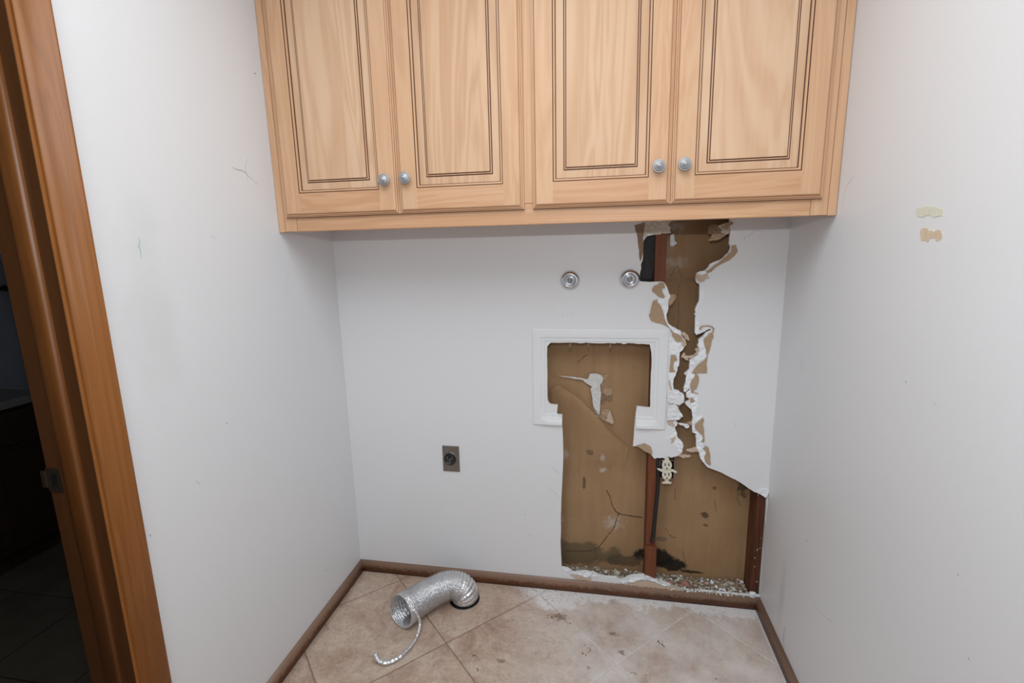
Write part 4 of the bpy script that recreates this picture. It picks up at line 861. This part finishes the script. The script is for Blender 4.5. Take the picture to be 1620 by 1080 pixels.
# access panel frame: moulded white plastic ring, its bottom cut away in the middle
FX0, FX1, FZ0, FZ1 = .7885, 1.288, .7155, 1.0968
FP = [(0, -.0003), (0, -.0032), (.0012, -.0046), (.004, -.0054), (.020, -.0064), (.030, -.0064), (.0332, -.0058), (.0340, -.0034), (.0360, -.0032), (.0450, -.0030), (.0470, -.0024), (.0480, .0), (.0480, .0132)]
FPB = [(0, -.0003), (0, -.0090), (.0020, -.0115), (.006, -.0122), (.014, -.0115), (.022, -.0088), (.030, -.0070), (.0332, -.0060), (.0340, -.0034), (.0360, -.0032), (.0450, -.0030), (.0470, -.0024), (.0480, -.0003)]
xc0 = [(0.9016,0.7424)][0][0]; xc1 = [(1.1802,0.7436)][0][0]
xs0 = [(0.8836,0.7783)][0][0]
path = [((xc0, FZ0), (0, 1), FPB), ((FX0 + .06, FZ0), (0, 1), FPB), ((FX0, FZ0), (1, 1), FP), ((FX0, FZ1), (1, -1), FP), ((FX1, FZ1), (-1, -1), FP), ((FX1, FZ0), (-1, 1), FP), ((FX1 - .06, FZ0), (0, 1), FPB), ((xc1, FZ0), (0, 1), FPB)]
bm = bmesh.new(); rows = []
for (c, d, prof) in path:
    rows.append([bm.verts.new((min(c[0] + d[0]*o, xs0) if (c[0] == xc0 and o > .0338) else c[0] + d[0]*o, yy, c[1] + d[1]*o)) for o, yy in prof])
for a, b in zip(rows, rows[1:]):
    for k in range(len(FP) - 1): bm.faces.new((a[k], a[k+1], b[k+1], b[k]))
bm.faces.new(rows[0]); bm.faces.new(rows[-1][::-1]); fix(bm)
fr = obj('access_panel_frame', bm, M['frame_white']); recenter(fr)
tag(fr, 'white plastic access frame around the square hole, broken open along its bottom', 'access panel frame')

# chrome valve flanges
def flange(px_, label, seed):
    x, z = px_
    t = thing('water_valve', label, 'water valve', (x, 0, z), 'capped washer valves')
    bm = bmesh.new(); lathe(bm, [(.0352, -.0002), (.0356, .0018), (.0352, .0050), (.0338, .0090), (.0312, .0128), (.0275, .0158), (.0235, .0174), (.0212, .0172), (.0204, .0150), (.0200, .0080), (.0188, .0080)], (x, 0, z), (0, -1, 0), 56); fix(bm); obj('flange', bm, M['chrome'], t, True)
    bm = bmesh.new(); lathe(bm, [(.0187, .0050), (.0187, .0120), (.0172, .0138), (.0158, .0138), (.0150, .0120), (.0128, .0115), (.0118, .0150), (.0105, .0165), (.0088, .0165), (.0080, .0140), (.0058, .0130), (.0, .0130)], (x, 0, z), (0, -1, 0), 48); fix(bm); obj('bonnet', bm, M['chrome'], t, True)
    bm = bmesh.new(); lathe(bm, [(.0052, .0120), (.0052, .0215), (.0046, .0225), (.0030, .0225), (.0026, .0205), (0, .0205)], (x, 0, z), (0, -1, 0), 24); fix(bm); obj('stem', bm, M['steel'], t, True)
flange([(0.9322,1.2778)][0], 'left of two round chrome valve flanges above the access frame', 1)
flange([(1.1458,1.2801)][0], 'right chrome valve flange, touching the edge of the torn upper hole', 2)

# dryer outlet
DX0, DX1, DZ0, DZ1 = .4085, .4798, .4955, .6075
dt = thing('dryer_outlet', 'small steel plate with a round black dryer socket on the back wall', 'dryer outlet', ((DX0 + DX1)/2, 0, (DZ0 + DZ1)/2))
bm = bmesh.new(); box(bm, (DX0, -.0045, DZ0), (DX1, -.0003, DZ1), .0016); obj('plate', bm, M['steel'], dt)
cx, cz = [(0.4416,0.5519)][0]
bm = bmesh.new(); lathe(bm, [(.0285, .0040), (.0275, .0075), (.0262, .0092), (.0258, .0060)], (cx, 0, cz + .001), (0, -1, 0), 48); fix(bm); obj('plate_rim', bm, M['steel'], dt, True)
bm = bmesh.new(); lathe(bm, [(.0257, .0040), (.0257, .0120), (.0240, .0140), (.0215, .0140), (.0205, .0120), (0, .0120)], (cx, 0, cz), (0, -1, 0), 48); fix(bm); sk = obj('socket', bm, M['black'], dt)
for a in (35, 145, 270):
    ca, sa = math.cos(R(a)), math.sin(R(a)); bm = bmesh.new()
    box(bm, (cx + ca*.0115 - .0022, -.0136, cz + sa*.0115 - .005), (cx + ca*.0115 + .0022, -.0119, cz + sa*.0115 + .005), .0004); obj('contact_slot', bm, M['steel'], sk)
bm = bmesh.new(); lathe(bm, [(.0035, .0119), (.0035, .0140), (.002, .0146), (0, .0146)], (cx, 0, cz), (0, -1, 0), 20); fix(bm); obj('screw', bm, M['steel'], dt, True)
bm = bmesh.new(); lathe(bm, [(.0026, .0044), (.0026, .0055), (.001, .0062), (0, .0062)], (cx, 0, DZ1 - .020), (0, -1, 0), 16); fix(bm); obj('screw', bm, M['steel'], dt, True)

# ---------------------------------------------------------------- foil dryer duct
def crumple(p, k): return mnoise.noise(p*k)
E0 = Vector([(0.3151,-0.3004,0.062)][0]); AX = Vector((.45, .89, -.12)).normalized()
ctrl = [E0, E0 + AX*.055] + [Vector(q) for q in [(0.3918,-0.1916,0.066),(0.4524,-0.1511,0.076),(0.4974,-0.1362,0.064),(0.5137,-0.1243,0.028),(0.493,-0.0613,-0.05)]]
duct = thing('dryer_duct', 'silver foil flexible dryer duct rising out of the floor and bending over', 'duct', (VC[0], VC[1], 0))
path = catmull(ctrl, 44)
# resample by arc length, ribs every 5.5 mm
L = [0]
for a, b in zip(path, path[1:]): L.append(L[-1] + (b - a).length)
N = int(L[-1]/.0011); pts = []; j = 0
for i in range(N + 1):
    s = L[-1]*i/N
    while j < len(L) - 2 and L[j+1] < s: j += 1
    pts.append(path[j].lerp(path[j+1], (s - L[j])/max(1e-9, L[j+1] - L[j])))
bm = bmesh.new(); n = 72; rings = []; up = None
for i, p in enumerate(pts):
    d = (pts[min(i+3, N)] - pts[max(i-3, 0)]).normalized()
    if up is None: up = (Vector((0, 0, 1)) - d*d.z).normalized()
    up = (up - d*up.dot(d)).normalized(); sd = d.cross(up); ring = []
    s = L[-1]*i/N
    for k in range(n):
        a = 2*math.pi*k/n
        ph = s/.0078 + a/(2*math.pi)                       # helical rib
        tri = abs(2*(ph % 1) - 1)
        r = .0600 - .0065*min(1, s/.22) + 0.0036*(tri - .5)*2 + .0011*crumple(Vector((s*60, math.cos(a)*3.2, math.sin(a)*3.2)), 1) + .0007*crumple(Vector((s*210, math.cos(a)*9, math.sin(a)*9)), 1)
        if p.z < .03: r = min(r, .0545)
        q = p + (up*math.cos(a) + sd*math.sin(a))*r
        if i < N*.80 and q.z < .0015: q.z = .0015 + (q.z - .0015)*.02
        ring.append(bm.verts.new(q))
    rings.append(ring)
for a, b in zip(rings, rings[1:]):
    for k in range(n):
        bm.faces.new((a[k], a[(k+1) % n], b[(k+1) % n], b[k])).smooth = True
fix(bm)
hose = obj('hose', bm, M['foil'], duct)
so = hose.modifiers.new('thickness', 'SOLIDIFY'); so.thickness = .0009; so.offset = -1
# the loose end of the wire, wrapped in foil, springing from the rim down to the floor
ring0 = [v for v in [r.co.copy() for r in hose.data.vertices[:n]]]
top = ring0[int(n*.80)] + rootloc(hose)
ends = [(0.3405,-0.2866,0.112),(0.3615,-0.3047,0.094),(0.384,-0.3097,0.066),(0.3934,-0.3125,0.04),(0.3972,-0.3393,0.018),(0.3919,-0.3835,0.009),(0.3738,-0.4332,0.008),(0.3463,-0.4671,0.008),(0.3209,-0.4774,0.009),(0.2999,-0.4715,0.013),(0.2875,-0.4629,0.026)]
P = catmull(ends, 14); rnd = random.Random(8)
bm = bmesh.new(); tube(bm, P, [.0062*(1 + .3*mnoise.noise(p*190)) * (1.35 if i > len(P)*.6 else 1.0) for i, p in enumerate(P)], 12, flat=.75); obj('wire_end', bm, M['foil'], duct)
# rim of the open end
bm = bmesh.new(); rim = [Vector(v) + rootloc(hose) for v in ring0]; tube(bm, rim + [rim[0]], .0026, 8, cap=False); obj('rim', bm, M['foil'], duct)

# ---------------------------------------------------------------- plaster rubble and dust
def chunk(loc, size, mat, seed, name, label, cat, group=None, sq=(1, 1, 1)):
    bm = bmesh.new(); bmesh.ops.create_icosphere(bm, subdivisions=2, radius=1)
    for v in bm.verts:
        v.co *= 1 + .55*mnoise.noise(v.co*1.7 + Vector((seed*5.3, 0, 0)))
        v.co = Vector((v.co.x*sq[0], v.co.y*sq[1], v.co.z*sq[2]))*size
    zmin = min(v.co.z for v in bm.verts)
    for v in bm.verts: v.co.z -= zmin
    o = obj(name, bm, mat); o.location = loc; tag(o, label, cat, group); return o
ZS = .0385
def sole(u_v): return (u_v[0], max(.022, min(.09, u_v[1])), ZS)
K = [(1.1246,0.0691),(1.1057,0.0419),(1.0748,0.0619),(1.3319,0.0472),(1.3921,0.0366),(1.5016,0.0375),(1.523,0.0369),(1.6508,0.0117),(1.3986,0.0927)]
chunk((K[0][0], .050, ZS), .013, M['crumb'], 1, 'plaster_chunk', 'largest rounded plaster lump in the rubble left of the middle stud', 'plaster chunk', 'plaster lumps in the wall cavity', (.95, .7, 1.1))
chunk((K[1][0], .026, ZS), .012, M['gypsum'], 2, 'plaster_chunk', 'flat white plaster lump in front of the largest rounded lump', 'plaster chunk', 'plaster lumps in the wall cavity', (1.1, .7, .55))
chunk((K[2][0], .040, ZS), .010, M['soil'], 3, 'plaster_chunk', 'brown dirty lump left of the largest rounded plaster lump', 'plaster chunk', 'plaster lumps in the wall cavity', (1.2, .8, .8))
chunk((K[3][0], .030, ZS), .013, M['pink'], 4, 'pink_chunk', 'pinkish lump just right of the middle stud', 'pink chunk', 'pinkish lumps', (1.1, .8, .7))
chunk((K[4][0], .032, ZS), .014, M['pink'], 5, 'pink_chunk', 'pinkish lump farther from the middle stud, by the dark stain', 'pink chunk', 'pinkish lumps', (1.1, .8, .85))
chunk((K[5][0], .060, ZS), .0075, M['gypsum'], 6, 'plaster_chunk', 'small white chip halfway along the right part of the rubble', 'plaster chunk', 'plaster lumps in the wall cavity')
chunk((1.640, .006, .0462), .012, M['gypsum'], 8, 'plaster_chunk', 'white plaster lump on the baseboard end at the right corner', 'plaster chunk', 'plaster lumps in the wall cavity', (1.2, .8, .7))

def crumbs(name, label, cat, spots, mats, seed, lift=.3):
    rnd = random.Random(seed); bm = bmesh.new()
    for (x, y, z, s) in spots:
        t = bmesh.new(); bmesh.ops.create_icosphere(t, subdivisions=1, radius=s)
        sq = (rnd.uniform(.7, 1.6), rnd.uniform(.6, 1.2), rnd.uniform(.35, .9))
        rz = Matrix.Rotation(rnd.uniform(0, 6.28), 3, 'Z')
        mi = rnd.choices(range(len(mats)), [m[1] for m in mats])[0]
        for v in t.verts:
            v.co *= 1 + .5*mnoise.noise(v.co/s*1.5 + Vector((x*99, y*99, 0)))
            v.co = rz @ Vector((v.co.x*sq[0], v.co.y*sq[1], v.co.z*sq[2])) + Vector((x, y, z + s*lift))
        for f in t.faces: f.material_index = mi
        vm = {v: bm.verts.new(v.co) for v in t.verts}
        for f in t.faces: bm.faces.new([vm[v] for v in f.verts]).material_index = f.material_index
        t.free()
    o = obj(name, bm, [m[0] for m in mats]); recenter(o); tag(o, label, cat, None, 'stuff'); return o
rnd = random.Random(77); sp1 = []
for i in range(1500):
    x = rnd.uniform(.80, 1.628); y = rnd.uniform(.016, .092); pile = .010*max(0, mnoise.noise(Vector((x*9, 2, 0))) + .25)
    sp1.append((x, y, ZS - .0004 + rnd.uniform(0, 1)*pile, rnd.choice((.0012, .0018, .0025, .0036, .005, .007))))
crumbs('plaster_rubble', 'white and brown plaster rubble along the foot of the lower hole', 'rubble', sp1, [(M['crumb'], 6), (M['gypsum'], .7), (M['soil'], 6), (M['pink'], .3)], 3, 1.0)
sp2 = []
for i in range(260):
    x = rnd.uniform(1.30, 1.655); sp2.append((x, rnd.uniform(-.009, .013), .0455, rnd.choice((.001, .0016, .0025, .0038))))
for i in range(70):
    x = rnd.uniform(1.0, 1.3); sp2.append((x, rnd.uniform(-.006, -.001), .0455, rnd.choice((.0008, .0012))))
crumbs('plaster_crumbs', 'white plaster crumbs lying on top of the back baseboard', 'crumbs', sp2, [(M['gypsum'], 5), (M['crumb'], 2), (M['soil'], 1.2)], 4)
sp3 = []
for i in range(700):
    x = rnd.uniform(.72, 1.63); y = -.019 - abs(rnd.gauss(0, .035)); sp3.append((x, y, .0, rnd.choice((.0006, .0008, .0011, .0018))))
for i in range(220):
    sp3.append((rnd.gauss(.86, .06), -.02 - abs(rnd.gauss(.02, .04)), 0, rnd.choice((.0006, .0009, .0016, .0024))))
for i in range(130): sp3.append((rnd.uniform(.03, 1.6), rnd.uniform(-.6, -.03), 0, rnd.choice((.0006, .0008, .0012))))
sp3 = [q for q in sp3 if q[1] < -.0185 and math.hypot(q[0] - VC[0], q[1] - VC[1]) > .068]
crumbs('plaster_dust', 'fine white plaster crumbs scattered on the floor tiles', 'dust', sp3, [(M['gypsum'], 5), (M['crumb'], 3), (M['soil'], 1)], 5)
sp4 = [(x + rnd.gauss(0, .006), y + rnd.gauss(0, .005), 0, rnd.choice((.0009, .0015, .0024))) for x, y in [(0.8547,-0.1662),(0.8767,-0.1663),(0.8981,-0.1598),(0.9135,-0.1707),(0.9388,-0.1898),(1.0191,-0.3068),(1.0077,-0.2916),(0.9954,-0.3243),(1.0164,-0.3823),(1.2655,-0.2381),(1.2774,-0.2478),(1.1682,-0.3793),(1.4254,-0.3594),(0.6231,-0.3921),(0.6438,-0.4025),(0.6507,-0.4487),(0.0412,-0.3567),(0.0254,-0.3431),(0.4824,-0.3058),(1.2624,-0.2269),(1.2132,-0.3773)] for _ in range(5)]
crumbs('dirt_flakes', 'small brown dirt flakes scattered on the floor tiles', 'dirt', sp4, [(M['leafbit'], 1)], 6)
